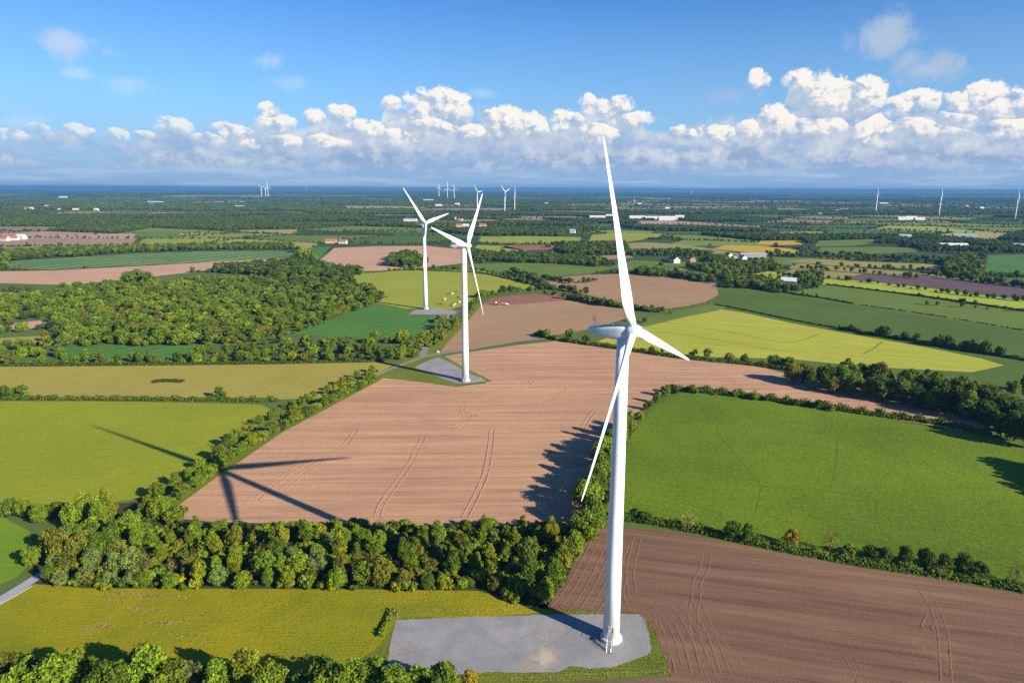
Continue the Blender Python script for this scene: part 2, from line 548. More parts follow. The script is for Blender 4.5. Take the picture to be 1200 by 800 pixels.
# cloud colours above are radiances: bring them to the same scale as the Nishita sky
for nd in list(t.n):
    if nd.type == 'MIX' and nd.data_type == 'RGBA':
        for s_ in [i for i in nd.inputs if i.type == 'RGBA' and not i.is_linked]:
            c_ = s_.default_value
            s_.default_value = (c_[0]*CLOUD_F/SKY_K, c_[1]*CLOUD_F/SKY_K, c_[2]*CLOUD_F/SKY_K, 1)
# away from the cloud belt the plain air is enough (the belt's nodes are only evaluated where they show)
bg2 = t.new('ShaderNodeBackground'); t.put(bg2.inputs['Color'], plain_sky); bg2.inputs['Strength'].default_value = SKY_K
belt = t.math('MULTIPLY', t.math('GREATER_THAN', el, -0.004), t.math('LESS_THAN', el, 0.30))
mxs = t.new('ShaderNodeMixShader'); t.put(mxs.inputs[0], belt)
t.l.new(bg2.outputs[0], mxs.inputs[1]); t.l.new(bg.outputs[0], mxs.inputs[2])
t.l.new(mxs.outputs[0], wout.inputs[0])
W.cycles.sampling_method = 'MANUAL'; W.cycles.sample_map_resolution = 1024

# ------------------------------------------------------------------ ground and fields
m_land = field_mat('land', (0.12, 0.16, 0.035), (0.07, 0.10, 0.025), grain=0.8, patch=0.02, streak=0.2, bump=0.3)
m_soilA = field_mat('pink soil', (0.58, 0.335, 0.190), (0.30, 0.165, 0.098), angle=R(2), streak=0.70, streak_scale=0.26, streak_len=0.010, grain=1.6, grain_amt=0.22, patch=0.010, patch_amt=0.5, bump=0.7)
m_soilC = field_mat('dark soil', (0.250, 0.140, 0.085), (0.122, 0.068, 0.045), angle=R(-14), streak=0.85, streak_scale=0.22, streak_len=0.010, grain=2.0, grain_amt=0.22, patch=0.012, patch_amt=0.35, bump=0.6, extra=(0.36, 0.20, 0.085), extra_cut=(0.60, 0.78))
m_soilI = field_mat('drilled soil', (0.40, 0.245, 0.130), (0.26, 0.16, 0.085), angle=R(8), streak=0.4, streak_scale=0.2, grain=0.8, grain_amt=0.25, bump=0.4)
m_soilJ = field_mat('red soil', (0.31, 0.145, 0.095), (0.20, 0.095, 0.065), angle=R(4), streak=0.6, streak_scale=0.2, grain=0.8, bump=0.4)
m_soilP = field_mat('purple soil', (0.15, 0.09, 0.10), (0.10, 0.06, 0.065), angle=R(-10), streak=0.6, streak_scale=0.1, grain=0.5, bump=0.2)
m_soilX = field_mat('pale soil', (0.58, 0.345, 0.215), (0.42, 0.24, 0.15), angle=R(14), streak=0.5, streak_scale=0.12, grain=0.5, bump=0.2, lines=(9.0, 0.12, 0.5, R(80)))
m_grassB = field_mat('deep green meadow', (0.165, 0.225, 0.012), (0.066, 0.120, 0.009), angle=R(-35), streak=0.34, streak_scale=0.50, streak_len=0.14, grain=0.55, grain_amt=0.55, patch=0.018, patch_amt=0.7, bump=0.9, bump_dist=0.35)
m_grassE = field_mat('yellow green meadow', (0.310, 0.320, 0.022), (0.160, 0.205, 0.014), angle=R(8), streak=0.22, streak_scale=0.4, streak_len=0.08, grain=0.9, grain_amt=0.45, patch=0.02, patch_amt=0.35, bump=0.9, bump_dist=0.35)
m_grassF = field_mat('tawny meadow', (0.40, 0.315, 0.070), (0.23, 0.215, 0.036), angle=R(2), streak=0.25, streak_scale=0.3, streak_len=0.06, grain=0.7, grain_amt=0.4, patch=0.012, patch_amt=0.55, bump=0.8, bump_dist=0.35)
m_grassD = field_mat('rough golden grass', (0.350, 0.268, 0.008), (0.125, 0.165, 0.010), angle=R(3), streak=0.08, streak_scale=0.5, streak_len=0.2, grain=0.9, grain_amt=0.32, patch=0.028, patch_amt=0.95, bump=0.7, bump_dist=0.3, extra=(0.27, 0.185, 0.07), extra_cut=(0.66, 0.80))
m_verge = field_mat('verge grass', (0.20, 0.21, 0.022), (0.085, 0.12, 0.014), streak=0.2, grain=1.5, grain_amt=0.5, patch=0.05, patch_amt=0.5, bump=1.0, bump_dist=0.4)
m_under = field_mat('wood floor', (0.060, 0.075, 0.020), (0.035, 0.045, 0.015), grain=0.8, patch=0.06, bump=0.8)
m_grassH = field_mat('light pasture', (0.320, 0.325, 0.038), (0.215, 0.240, 0.026), angle=R(5), streak=0.25, streak_scale=0.2, streak_len=0.05, grain=0.5, grain_amt=0.35, bump=0.6)
m_cropG = field_mat('green drilled crop', (0.090, 0.205, 0.035), (0.050, 0.130, 0.024), angle=R(60), streak=0.4, streak_scale=0.3, grain=0.6, grain_amt=0.25, bump=0.4, lines=(11.0, 0.10, -0.55, R(62)))
m_cropM = field_mat('dark green crop', (0.100, 0.155, 0.026), (0.058, 0.100, 0.020), angle=R(-14), streak=0.4, streak_scale=0.2, grain=0.4, grain_amt=0.3, bump=0.4)
m_cropL = field_mat('yellow crop', (0.45, 0.415, 0.055), (0.25, 0.285, 0.030), angle=R(-24), streak=0.7, streak_scale=0.25, streak_len=0.01, grain=0.5, grain_amt=0.25, patch=0.012, patch_amt=0.4, bump=0.5)
m_cropN = field_mat('mid green crop', (0.150, 0.200, 0.032), (0.095, 0.140, 0.024), angle=R(-18), streak=0.4, streak_scale=0.15, grain=0.4, bump=0.3)
m_cropT = field_mat('striped green crop', (0.210, 0.310, 0.085), (0.070, 0.130, 0.045), angle=R(14), streak=0.15, streak_scale=0.1, grain=0.3, bump=0.2, lines=(34.0, 0.16, 0.9, R(70)))
m_straw = field_mat('straw pasture', (0.33, 0.27, 0.085), (0.22, 0.20, 0.055), angle=R(-8), streak=0.4, streak_scale=0.1, grain=0.3, bump=0.2)
m_orange = field_mat('orange flowering crop', (0.52, 0.33, 0.030), (0.40, 0.27, 0.030), angle=R(-8), streak=0.3, streak_scale=0.1, grain=0.3, bump=0.2)
m_lime = field_mat('lime crop', (0.36, 0.40, 0.045), (0.26, 0.31, 0.035), angle=R(-14), streak=0.4, streak_scale=0.15, grain=0.3, bump=0.2)


def gravel_mat():
    m, t, b, out = mat('gravel')
    geo = t.new('ShaderNodeNewGeometry'); pos = geo.outputs['Position']
    st = t.noise(pos, 3.5, 6, 0.75); lo = t.noise(pos, 0.10, 5, 0.6, 0.6); br = t.noise(pos, 0.055, 3, 0.5, 0.4)
    c = t.mix(st, (0.130, 0.127, 0.130), (0.335, 0.322, 0.315))
    c = t.mix(t.ramp(lo, 0.35, 0.75), c, t.mix(st, (0.23, 0.215, 0.21), (0.40, 0.37, 0.35)))
    c = t.mix(t.math('MULTIPLY', t.ramp(br, 0.56, 0.70), 0.45), c, (0.36, 0.28, 0.21))
    # compaction arcs round the tower foot and wheel sweeps across the pad
    for ctr, amt, sc_ in ((at(716, 748), 0.30, 1.1), (at(560, 690), 0.34, 0.7), (at(520, 900), 0.26, 0.6)):
        dist = t.new('ShaderNodeVectorMath', operation='DISTANCE'); t.put(dist.inputs[0], pos); dist.inputs[1].default_value = tuple(ctr)
        rr = t.math('ADD', dist.outputs['Value'], t.math('MULTIPLY', lo, 2.5))
        rg = t.noise(t.comb(rr, 0.0, 0.0), sc_, 3, 0.7)
        c = t.mix(t.math('MULTIPLY', t.ramp(rg, 0.52, 0.70), t.math('MULTIPLY', t.ramp(br, 0.35, 0.6), amt*1.6)), c, (0.15, 0.145, 0.15))
    # pale sand spilled near the middle of the pad, and weeds creeping in
    dist = t.new('ShaderNodeVectorMath', operation='DISTANCE'); t.put(dist.inputs[0], t.vmath('MULTIPLY', pos, (1.0, 0.75, 0))); sp_ = at(640, 770); dist.inputs[1].default_value = (sp_.x, sp_.y*0.75, 0)
    sn = t.noise(pos, 0.55, 6, 0.75, 0.6)
    sm = t.ramp(t.math('MULTIPLY_ADD', sn, 9.0, t.math('MULTIPLY', dist.outputs['Value'], -1.0)), 1.0, 4.2)
    c = t.mix(t.math('MULTIPLY', sm, 0.8), c, (0.50, 0.40, 0.26))
    wd = t.noise(pos, 0.8, 5, 0.7)
    c = t.mix(t.math('MULTIPLY', t.ramp(wd, 0.66, 0.74), 0.6), c, (0.17, 0.15, 0.07))
    t.put(b.inputs['Base Color'], c)
    bp = t.new('ShaderNodeBump'); bp.inputs['Strength'].default_value = 0.7; bp.inputs['Distance'].default_value = 0.12
    t.put(bp.inputs['Height'], st); t.put(b.inputs['Normal'], bp.outputs[0])
    return m


m_gravel = gravel_mat()
m_lane = plain('lane stone', (0.25, 0.235, 0.20), 0.9, 0.1, 0.15, 1.2)
m_road = plain('road', (0.33, 0.33, 0.37), 0.85, 0.2, 0.10, 1.5)
m_pale = plain('pale kerb', (0.62, 0.56, 0.45), 0.9, 0.1, 0.12, 1.0)
m_sand = plain('pale sand', (0.50, 0.41, 0.28), 0.95, 0.05, 0.25, 1.2)

GZ = -0.5
FARR = 32000.0
nseg = 96
gv = [(0, 0, GZ)]+[(FARR*math.cos(2*math.pi*i/nseg), FARR*math.sin(2*math.pi*i/nseg), GZ) for i in range(nseg)]
gr = link('ground', mesh_np('ground', gv, np.array([(0, 1+i, 1+(i+1) % nseg) for i in range(nseg)])), m_land)
gr['kind'] = 'structure'
ng_ = link('ground', mesh_np('ground', [(-1100, -60, -0.03), (1100, -60, -0.03), (1100, 1100, -0.03), (-1100, 1100, -0.03)], np.array([(0, 1, 2, 3)])), m_land)
ng_['kind'] = 'structure'

z0 = 0.06
# near fields -------------------------------------------------
soilA = sheet('ploughed_field', [(190, 606), (250, 562), (330, 507), (420, 459), (455, 440), (480, 444), (510, 450), (535, 453), (570, 449), (545, 432), (521, 417),
      (600, 405), (655, 399), (720, 408), (800, 419), (880, 427), (930, 440), (1010, 460), (1090, 476), (1170, 500), (1165, 512), (1060, 494), (960, 476), (880, 463),
      (790, 455), (760, 470), (728, 505), (706, 560), (690, 612), (560, 616), (400, 614), (260, 612)], z0, m_soilA)
sheet('green_meadow', [(708, 604), (718, 560), (742, 504), (770, 474), (800, 459), (900, 470), (1000, 484), (1090, 498), (1165, 513), (1260, 528), (1400, 560), (1400, 740), (1260, 698), (1100, 668), (1000, 655), (900, 636), (790, 615)], z0, m_grassB)
soilC = sheet('dark_ploughed_field', [(690, 618), (780, 621), (900, 645), (1000, 664), (1100, 679), (1260, 708), (1400, 740), (1560, 1000), (1100, 1300), (720, 1300), (690, 1000), (786, 792), (770, 745), (757, 724), (742, 718), (690, 716), (640, 714), (660, 680)], z0, m_soilC)
sheet('rough_meadow', [(-80, 800), (-60, 730), (40, 684), (100, 689), (400, 690), (560, 692), (646, 716), (560, 724), (470, 722), (440, 760), (380, 800), (300, 830), (-60, 830)], z0, m_grassD)
sheet('grass_verge', [(458, 712), (600, 714), (646, 706), (690, 714), (745, 714), (764, 722), (778, 748), (790, 790), (700, 795), (600, 802), (560, 810), (420, 810), (430, 760)], z0-0.02, m_verge, jag=0.25)
gravel_pad = sheet('gravel_pad', [(463, 727), (520, 724), (640, 720), (748, 719.5), (757, 726), (761, 746), (763, 765), (752, 770), (737, 776), (716, 782), (690, 783), (667, 780), (655, 787), (640, 788), (575, 787), (520, 792), (452, 782)], z0+0.06, m_gravel, jag=0.22)
sheet('soil_track', [(560, 806), (640, 800), (730, 796), (792, 793), (770, 1000), (560, 1000)], z0+0.02, m_soilC)
sheet('yellow_green_meadow', [(-60, 470), (100, 470), (240, 472), (306, 474), (322, 482), (268, 524), (236, 558), (170, 582), (110, 592), (-60, 588)], z0, m_grassE)
sheet('tawny_meadow', [(-60, 430), (120, 429), (300, 427), (440, 424.5), (462, 427), (420, 449), (380, 466), (330, 468), (200, 466), (-60, 465)], z0, m_grassF)
m_grassS = field_mat('bright meadow', (0.185, 0.275, 0.016), (0.100, 0.175, 0.012), streak=0.2, grain=0.9, grain_amt=0.4, patch=0.03, patch_amt=0.5, bump=0.8)
sheet('small_meadow', [(-80, 610), (0, 604), (34, 622), (44, 652), (20, 676), (-80, 720)], z0, m_grassS)
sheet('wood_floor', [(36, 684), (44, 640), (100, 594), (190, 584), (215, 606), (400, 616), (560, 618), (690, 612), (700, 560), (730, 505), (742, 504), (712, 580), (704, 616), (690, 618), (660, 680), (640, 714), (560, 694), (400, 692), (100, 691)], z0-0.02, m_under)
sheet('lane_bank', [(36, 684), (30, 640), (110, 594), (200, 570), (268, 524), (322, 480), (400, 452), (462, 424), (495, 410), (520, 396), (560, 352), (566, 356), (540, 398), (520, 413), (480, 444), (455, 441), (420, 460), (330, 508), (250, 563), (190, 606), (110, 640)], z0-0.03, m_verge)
# pad of the second turbine ------------------------------------
sheet('grass_island', [(449, 443), (477, 430), (500, 420), (514, 415.5), (522, 418), (545, 431), (566, 441), (577, 447), (556, 449.5), (532, 452), (510, 449.5), (480, 446)], z0+0.03, m_verge, jag=0.2)
sheet('far_gravel_pad', [(513, 418.6), (530, 426), (552, 439), (564, 442.5), (570, 446.6), (552, 448.8), (537, 449.5), (520, 444), (486, 430.5), (496, 425)], z0+0.07, m_gravel, jag=0.2)
sheet('distant_gravel_pad', [(486, 363.6), (503, 361.2), (512, 361.6), (526, 363), (540, 365), (536, 367.5), (524, 369), (500, 368.8), (478, 368.4)], z0+0.07, m_gravel, jag=0.3)
LANE = [(-50, 733), (0, 703), (36, 681), (66, 661), (112, 626), (160, 600), (215, 572), (262, 535), (300, 509), (345, 486), (400, 457), (440, 440), (462, 430.5), (484, 422.5), (498, 417.5), (507, 415.8), (528, 412.6), (549, 409.5), (600, 400.7), (640, 396.5)]
ribbon('lane', LANE[:9], 3.4, z0+0.05, m_road)['kind'] = 'structure'
ribbon('stone_track', LANE[8:], 3.4, z0+0.052, m_lane, register=True, jag=0.25)['kind'] = 'structure'
ribbon('stone_track', [(495, 418), (497, 410), (503, 398), (512, 386), (524, 373), (530, 367)], 5.0, z0+0.054, m_lane, register=True, jag=0.25)['kind'] = 'structure'
ribbon('kerb_strip', [(-30, 722), (0, 708), (38, 686.5)], 0.55, z0+0.08, m_pale, step=2.0)['kind'] = 'structure'

# middle fields ------------------------------------------------
sheet('drilled_crop_field', [(330, 391), (375, 376), (440, 356), (478, 362.5), (480, 369.5), (512, 370.5), (516, 374), (498, 393), (486, 402), (440, 397), (380, 394)], z0, m_cropG)
sheet('crop_strip', [(70, 407), (130, 405), (240, 404.5), (236, 421), (80, 421)], z0, m_cropG)
sheet('light_pasture', [(404, 322), (470, 317), (560, 316), (600, 325), (632, 336), (600, 341), (560, 347), (545, 357), (528, 363), (503, 361), (476, 362), (442, 355), (452, 347), (420, 332)], z0, m_grassH)
sheet('drilled_soil_field', [(516, 413), (524, 402), (545, 380), (560, 362), (566, 356), (600, 356), (650, 352), (680, 349), (728, 360), (736, 372), (700, 384), (636, 395), (580, 405)], z0, m_soilI)
sheet('red_soil_field', [(566, 356.5), (574, 350), (600, 346), (640, 343), (668, 347), (684, 350), (650, 353), (606, 357)], z0+0.03, m_soilJ)
sheet('brown_field', [(624, 327), (690, 322), (760, 320), (838, 330), (842, 345), (822, 357), (780, 362), (740, 357), (700, 348), (650, 338)], z0, m_soilI)
sheet('grass_margin', [(748, 374), (800, 364), (838, 356), (852, 360), (840, 364), (800, 372), (756, 383)], z0+0.02, m_cropN)
sheet('yellow_crop_field', [(744, 384), (800, 371.5), (838, 361.5), (870, 366), (930, 379), (1000, 392), (1080, 406), (1150, 420), (1176, 428), (1140, 436), (1060, 432), (1000, 428), (930, 421), (830, 418), (760, 411), (700, 400)], z0, m_cropL)
sheet('green_headland', [(836, 359), (862, 361), (930, 376), (1000, 388), (1090, 404), (1180, 418), (1260, 432), (1260, 470), (1150, 446), (1140, 436), (1176, 428), (1100, 410), (1000, 391.5), (900, 372)], z0-0.015, m_cropM)
sheet('dark_crop_field', [(838, 354), (846, 340), (870, 340), (930, 348), (1000, 358), (1090, 372), (1200, 390), (1330, 412), (1330, 446), (1200, 419), (1100, 402.5), (1000, 386), (930, 374), (872, 362)], z0, m_cropM)
sheet('mid_crop_field', [(905, 342), (930, 333), (980, 335), (1050, 344), (1120, 354), (1200, 366), (1330, 388), (1330, 410), (1200, 388), (1090, 370), (1000, 356), (940, 347)], z0, m_cropN)
sheet('lime_strip', [(962, 333), (966, 326), (1030, 331), (1090, 338), (1200, 352), (1330, 370), (1330, 384), (1200, 363), (1120, 351), (1050, 342)], z0, m_lime)
sheet('purple_soil_field', [(985, 327), (1010, 321), (1060, 323), (1130, 328), (1200, 336), (1330, 352), (1330, 366), (1200, 349), (1090, 336)], z0+0.01, m_soilP)
sheet('straw_strip', [(915, 322), (930, 315), (990, 319), (1060, 324), (1030, 328.5), (968, 325)], z0, m_straw)
sheet('straw_strip', [(920, 306), (950, 303), (1000, 306), (1080, 309), (1120, 312), (1118, 318), (1060, 314), (985, 312)], z0, m_straw)
sheet('straw_strip', [(920, 314), (940, 309), (990, 313), (1060, 318), (1150, 325), (1150, 329), (1060, 322), (985, 318)], z0, m_straw)
sheet('green_crop_field', [(1154, 318), (1158, 299), (1200, 298), (1330, 300), (1330, 322), (1200, 320)], z0, m_cropG)
sheet('lime_strip', [(880, 321), (900, 318), (935, 322), (930, 326.5), (890, 326)], z0, m_lime)
sheet('orange_crop_field', [(835, 291.5), (850, 287.5), (885, 288), (925, 291), (942, 296), (920, 299.5), (880, 296)], z0, m_orange)
sheet('orange_crop_field', [(886, 286), (892, 282.3), (940, 281.6), (940, 286.5), (912, 287.5)], z0, m_orange)
sheet('pasture', [(955, 289), (958, 282), (1030, 280), (1036, 284), (1000, 288)], z0, m_cropN)
sheet('pasture', [(958, 296), (962, 290), (1030, 289), (1080, 291), (1075, 295), (1010, 298)], z0, m_cropN)
sheet('straw_pasture', [(730, 285), (760, 284), (800, 286.5), (850, 294), (880, 300), (866, 302), (800, 296), (738, 297)], z0, m_straw)
sheet('pasture', [(690, 283), (694, 275), (720, 273.5), (780, 274), (770, 278.5), (730, 284)], z0, m_grassH)
sheet('pasture', [(560, 284), (564, 277), (620, 276.5), (682, 278), (678, 284.5), (620, 285.5)], z0, m_grassH)
sheet('pasture', [(556, 290), (560, 287), (590, 288), (620, 294), (600, 296), (570, 294)], z0, m_grassH)
sheet('red_soil_field', [(586, 290), (600, 287), (640, 286.5), (670, 289), (660, 292.5), (610, 293)], z0, m_soilJ)
sheet('green_pasture', [(536, 312), (560, 309), (610, 308), (690, 310), (720, 314), (690, 321), (640, 325), (600, 321)], z0, m_cropN)
sheet('green_pasture', [(716, 313), (740, 305), (775, 306), (768, 316), (740, 318)], z0, m_cropN)
sheet('drilled_soil_field', [(640, 305), (660, 301.5), (740, 298), (742, 302), (690, 306)], z0, m_soilI)
sheet('drilled_soil_field', [(780, 316), (800, 314), (830, 318), (826, 323), (800, 321)], z0, m_soilI)
sheet('striped_crop_field', [(8, 315), (14, 306), (60, 303), (150, 297.5), (250, 294.5), (330, 294), (345, 297), (338, 301.5), (250, 307), (140, 312), (60, 316)], z0, m_cropT)
sheet('pale_soil_field', [(-60, 330), (-60, 319), (60, 317), (150, 312.5), (260, 306.5), (338, 302), (348, 306), (330, 309.5), (250, 316), (180, 324), (80, 334)], z0, m_soilX)
sheet('pale_soil_field', [(368, 310), (392, 290.5), (440, 288.5), (500, 288), (546, 293), (548, 308), (500, 313), (460, 317), (402, 318)], z0, m_soilX)
sheet('green_crop_field', [(352, 300), (360, 290.5), (388, 289), (372, 306)], z0, m_cropG)
sheet('pasture', [(-60, 349), (0, 342), (54, 340), (56, 348), (0, 350)], z0, m_grassF)
sheet('pale_soil_field', [(-60, 388), (0, 381), (30, 377), (64, 374), (66, 382), (20, 386), (0, 390)], z0, m_soilX)
sheet('pasture', [(-60, 404), (0, 396), (40, 394), (66, 392), (62, 402), (0, 406)], z0, m_grassF)
sheet('pasture', [(156, 279), (160, 272), (210, 271), (210, 279)], z0, m_cropN)

# ------------------------------------------------------------------ leaves
m_leaf = leaf_mat('foliage', (0.042, 0.068, 0.010), (0.270, 0.300, 0.028))
m_bark = plain('bark', (0.16, 0.12, 0.09), 0.95, 0.05, 0.2, 2.0)
m_hedge = leaf_mat('hedge leaves', (0.045, 0.075, 0.014), (0.155, 0.195, 0.034), use_tint=False)


def unit(n):
    v = RNG.normal(size=(n, 3)); return v/np.linalg.norm(v, axis=1)[:, None]


def leaf_quads(P, N, S):
    """one rhomboid spray of leaves at every point of P, facing about N, of size S"""
    n = len(P)
    ref = unit(n)
    T = np.cross(N, ref); T /= np.linalg.norm(T, axis=1)[:, None]+1e-9
    B = np.cross(N, T)
    S = S[:, None]
    asp = RNG.uniform(0.55, 1.0, (n, 1))
    k = RNG.uniform(-0.25, 0.25, (n, 1))
    V = np.stack([P-T*S, P-B*S*asp+N*S*k, P+T*S, P+B*S*asp-N*S*k*0.6], 1).reshape(-1, 3)
    return V, np.arange(4*n).reshape(n, 4)


ICO = bmesh.new(); bmesh.ops.create_icosphere(ICO, subdivisions=1, radius=1)
ICO.verts.ensure_lookup_table()
ICO_V = np.array([v.co[:] for v in ICO.verts]); ICO_F = np.array([[v.index for v in f.verts] for f in ICO.faces]); ICO.free()


def crown_parts(rad, z_lo, z_hi, nl, per, leaf, lobe=(0.34, 0.55), core=0.78, top=0.0, flat=1.0, jitter=0.55, sparse=False):
    """leaves of one crown: lobes spread in an egg, each lobe a shell of leaf sprays round a loose core"""
    zc = (z_lo+z_hi)/2; hz = (z_hi-z_lo)/2
    C = []; tries = 0
    while len(C) < nl and tries < 900:
        tries += 1
        d = unit(1)[0]; f = RNG.uniform(0.35, 1.0)**0.5
        w = 1.0-top*max(0, d[2])
        r = RNG.uniform(*lobe)*min(rad, hz*1.2)
        p = np.array([d[0]*(rad-r*0.75)*f*w, d[1]*(rad-r*0.75)*f*w, zc+d[2]*(hz-r*0.7)*f])
        if all(np.linalg.norm(p-q[0]) > 0.45*(r+q[1]) for q in C) or tries > 600: C.append((p, r))
    VV = []; FF = []; TT = []; off = 0
    for i, (c, r) in enumerate(C):
        tone = RNG.uniform(0.12, 0.88)
        n = int(per*(r/(0.45*rad))**2)+6
        d = unit(n)
        keep = d[:, 2] > -0.75
        d = d[keep]
        rr = r*RNG.uniform(0.80, 1.14, len(d))
        P = c+d*rr[:, None]*np.array([1, 1, 0.9])
        ok = np.ones(len(P), bool)
        for j, (c2, r2) in enumerate(C):
            if j != i: ok &= np.linalg.norm(P-c2, axis=1) > 0.72*r2
        P = P[ok]; d = d[ok]
        if len(P) == 0: continue
        N = d+RNG.normal(size=d.shape)*jitter; N /= np.linalg.norm(N, axis=1)[:, None]
        V, Q = leaf_quads(P, N, leaf*RNG.uniform(0.6, 1.35, len(P)))
        VV.append(V); FF.append(Q+off); off += len(V)
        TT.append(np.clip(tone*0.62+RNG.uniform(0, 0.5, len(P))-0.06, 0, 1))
    cores = []
    tri = []; ct = []
    if not sparse:
        for c, r in C:
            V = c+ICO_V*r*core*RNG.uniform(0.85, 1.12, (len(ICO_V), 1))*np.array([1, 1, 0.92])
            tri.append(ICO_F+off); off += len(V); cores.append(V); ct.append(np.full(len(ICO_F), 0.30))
    V = np.concatenate(VV+cores)
    Fs = [np.concatenate(FF)]+([np.concatenate(tri)] if tri else [])
    T = np.concatenate(TT+ct)
    return V, Fs, T, C


def crown_mesh(name, *a, **k):
    V, Fs, T, C = crown_parts(*a, **k)
    me = mesh_np(name, V, Fs, attr={'clump': ('FACE', T)})
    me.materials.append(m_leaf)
    return me, C


def trunk_mesh(name, h, r, lobes, limbs=6):
    bm = bmesh.new()
    rod(bm, (0, 0, -0.3), (0, 0, h*0.55), r, r*0.7, 7)
    rod(bm, (0, 0, h*0.55), (0.1*r, 0, h), r*0.7, r*0.25, 6)
    for c, rr in lobes[:limbs]:
        z = min(h*0.8, max(h*0.25, c[2]*0.6))
        rod(bm, (0, 0, z), tuple(c), r*0.38, r*0.10, 5)
    me = bm_mesh(name, bm, True); me.materials.append(m_bark)
    return me


# near prototypes (crown, trunk), unit: metres, height about 10
PROTO = {}


def add_proto(key, n, **k):
    PROTO[key] = []
    for i in range(n):
        kk = {a: (RNG.uniform(*b) if isinstance(b, tuple) and a not in ('lobe',) else b) for a, b in k.items()}
        kk['nl'] = int(kk['nl']); kk['per'] = int(kk['per'])
        cm, C = crown_mesh('crown', **kk)
        tm = trunk_mesh('trunk', kk['z_hi']*0.8, 0.20+0.012*kk['z_hi'], C, 9 if kk.get('sparse') else 6)
        PROTO[key].append((cm, tm))


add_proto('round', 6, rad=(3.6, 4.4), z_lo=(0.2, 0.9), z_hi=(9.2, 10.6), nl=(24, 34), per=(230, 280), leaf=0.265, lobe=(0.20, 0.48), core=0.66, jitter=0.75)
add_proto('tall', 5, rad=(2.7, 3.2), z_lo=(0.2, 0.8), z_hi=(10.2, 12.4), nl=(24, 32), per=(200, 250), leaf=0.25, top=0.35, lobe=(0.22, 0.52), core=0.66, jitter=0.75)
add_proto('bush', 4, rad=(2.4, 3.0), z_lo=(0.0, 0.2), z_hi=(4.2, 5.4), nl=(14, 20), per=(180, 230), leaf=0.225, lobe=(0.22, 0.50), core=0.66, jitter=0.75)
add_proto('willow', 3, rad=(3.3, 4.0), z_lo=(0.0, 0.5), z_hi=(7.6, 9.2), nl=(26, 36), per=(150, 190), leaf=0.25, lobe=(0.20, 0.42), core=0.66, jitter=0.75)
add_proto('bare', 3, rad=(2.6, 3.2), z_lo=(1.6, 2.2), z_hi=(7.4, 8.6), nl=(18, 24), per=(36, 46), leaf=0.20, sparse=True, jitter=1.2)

TINT = {'bright green': (1.0, 1.18, 0.62), 'yellow-green': (1.35, 1.25, 0.55), 'mid green': (0.70, 0.90, 0.68), 'dark green': (0.44, 0.58, 0.54),
        'grey-green': (1.15, 1.25, 2.5), 'olive brown': (0.95, 0.80, 0.75), 'russet': (1.55, 0.95, 0.75), 'grey bare': (1.7, 1.25, 2.4)}
TREES = []             # every single tree: (object, descriptor, pixel x, pixel y, region)


def tree(x, y, key, s, tint, region, sz=None, vi=None):
    cm, tm = PROTO[key][RNG.integers(len(PROTO[key])) if vi is None else vi]
    e = empty({'bush': 'shrub'}.get(key, 'tree'), (x, y, 0.0), RNG.uniform(0, 6.28))
    s *= 1.10; e.scale = (s*RNG.uniform(.88, 1.14), s*RNG.uniform(.88, 1.14), (s if sz is None else sz)*RNG.uniform(.9, 1.1))
    c = bpy.data.objects.new('crown', cm); COL.objects.link(c); c.parent = e
    k = bpy.data.objects.new('trunk', tm); COL.objects.link(k); k.parent = e
    b = TINT[tint]; v = RNG.uniform(0.72, 1.25); w = RNG.uniform(0.90, 1.10)
    c['leaf_tint'] = (b[0]*v*w, b[1]*v, b[2]*v)
    q = px((x, y, 0))
    TREES.append((e, key, tint, q[0], q[1], region))
    return e


def pick(weights):
    ks = list(weights); p = np.array([weights[k] for k in ks], float); p /= p.sum()
    return ks[RNG.choice(len(ks), p=p)]


# ---- the strip wood in front of the big ploughed field: four staggered rows
MIXW = {('round', 'bright green'): 6, ('tall', 'bright green'): 6, ('tall', 'yellow-green'): 3, ('round', 'mid green'): 3, ('willow', 'grey-green'): 3.0, ('willow', 'olive brown'): 1.6, ('bare', 'grey bare'): 1.4,
        ('bare', 'olive brown'): 3.2, ('round', 'olive brown'): 1.2, ('bush', 'bright green'): 1.5, ('tall', 'mid green'): 2}


def jit(a): return RNG.uniform(-a, a)


rows = [('front', [(62, 682), (120, 686), (220, 687), (330, 688), (450, 688), (560, 690), (618, 704)], 6.2, 0.66),
        ('second', [(58, 668), (150, 672), (280, 673), (420, 673), (560, 674), (632, 684)], 5.8, 0.72),
        ('third', [(70, 655), (160, 658), (280, 658), (420, 657), (560, 657), (648, 664)], 5.8, 0.74),
        ('fourth', [(96, 642), (180, 643), (280, 642), (420, 641), (560, 640), (660, 645)], 5.8, 0.66),
        ('rear', [(205, 628), (300, 627), (420, 626), (560, 625), (678, 628)], 6.2, 0.52)]
for nm, pts, st, sc_ in rows:
    w = polyline(pts, 1.0); d = 0.0; last = None
    for i, p in enumerate(w):
        if last is not None and (p-last).length < st*RNG.uniform(0.72, 1.3): continue
        last = p
        key, tint = pick(MIXW)
        q = px(p)
        if q[0] < 170 and nm in ('front', 'second') and RNG.random() < 0.7: key, tint = 'willow', 'grey-green'
        if 190 < q[0] < 290 and nm == 'front' and RNG.random() < 0.5: key, tint = ('bare', 'olive brown')
        tree(p.x+jit(1.4), p.y+jit(1.4), key, sc_*RNG.uniform(0.72, 1.22), tint, nm+' row')

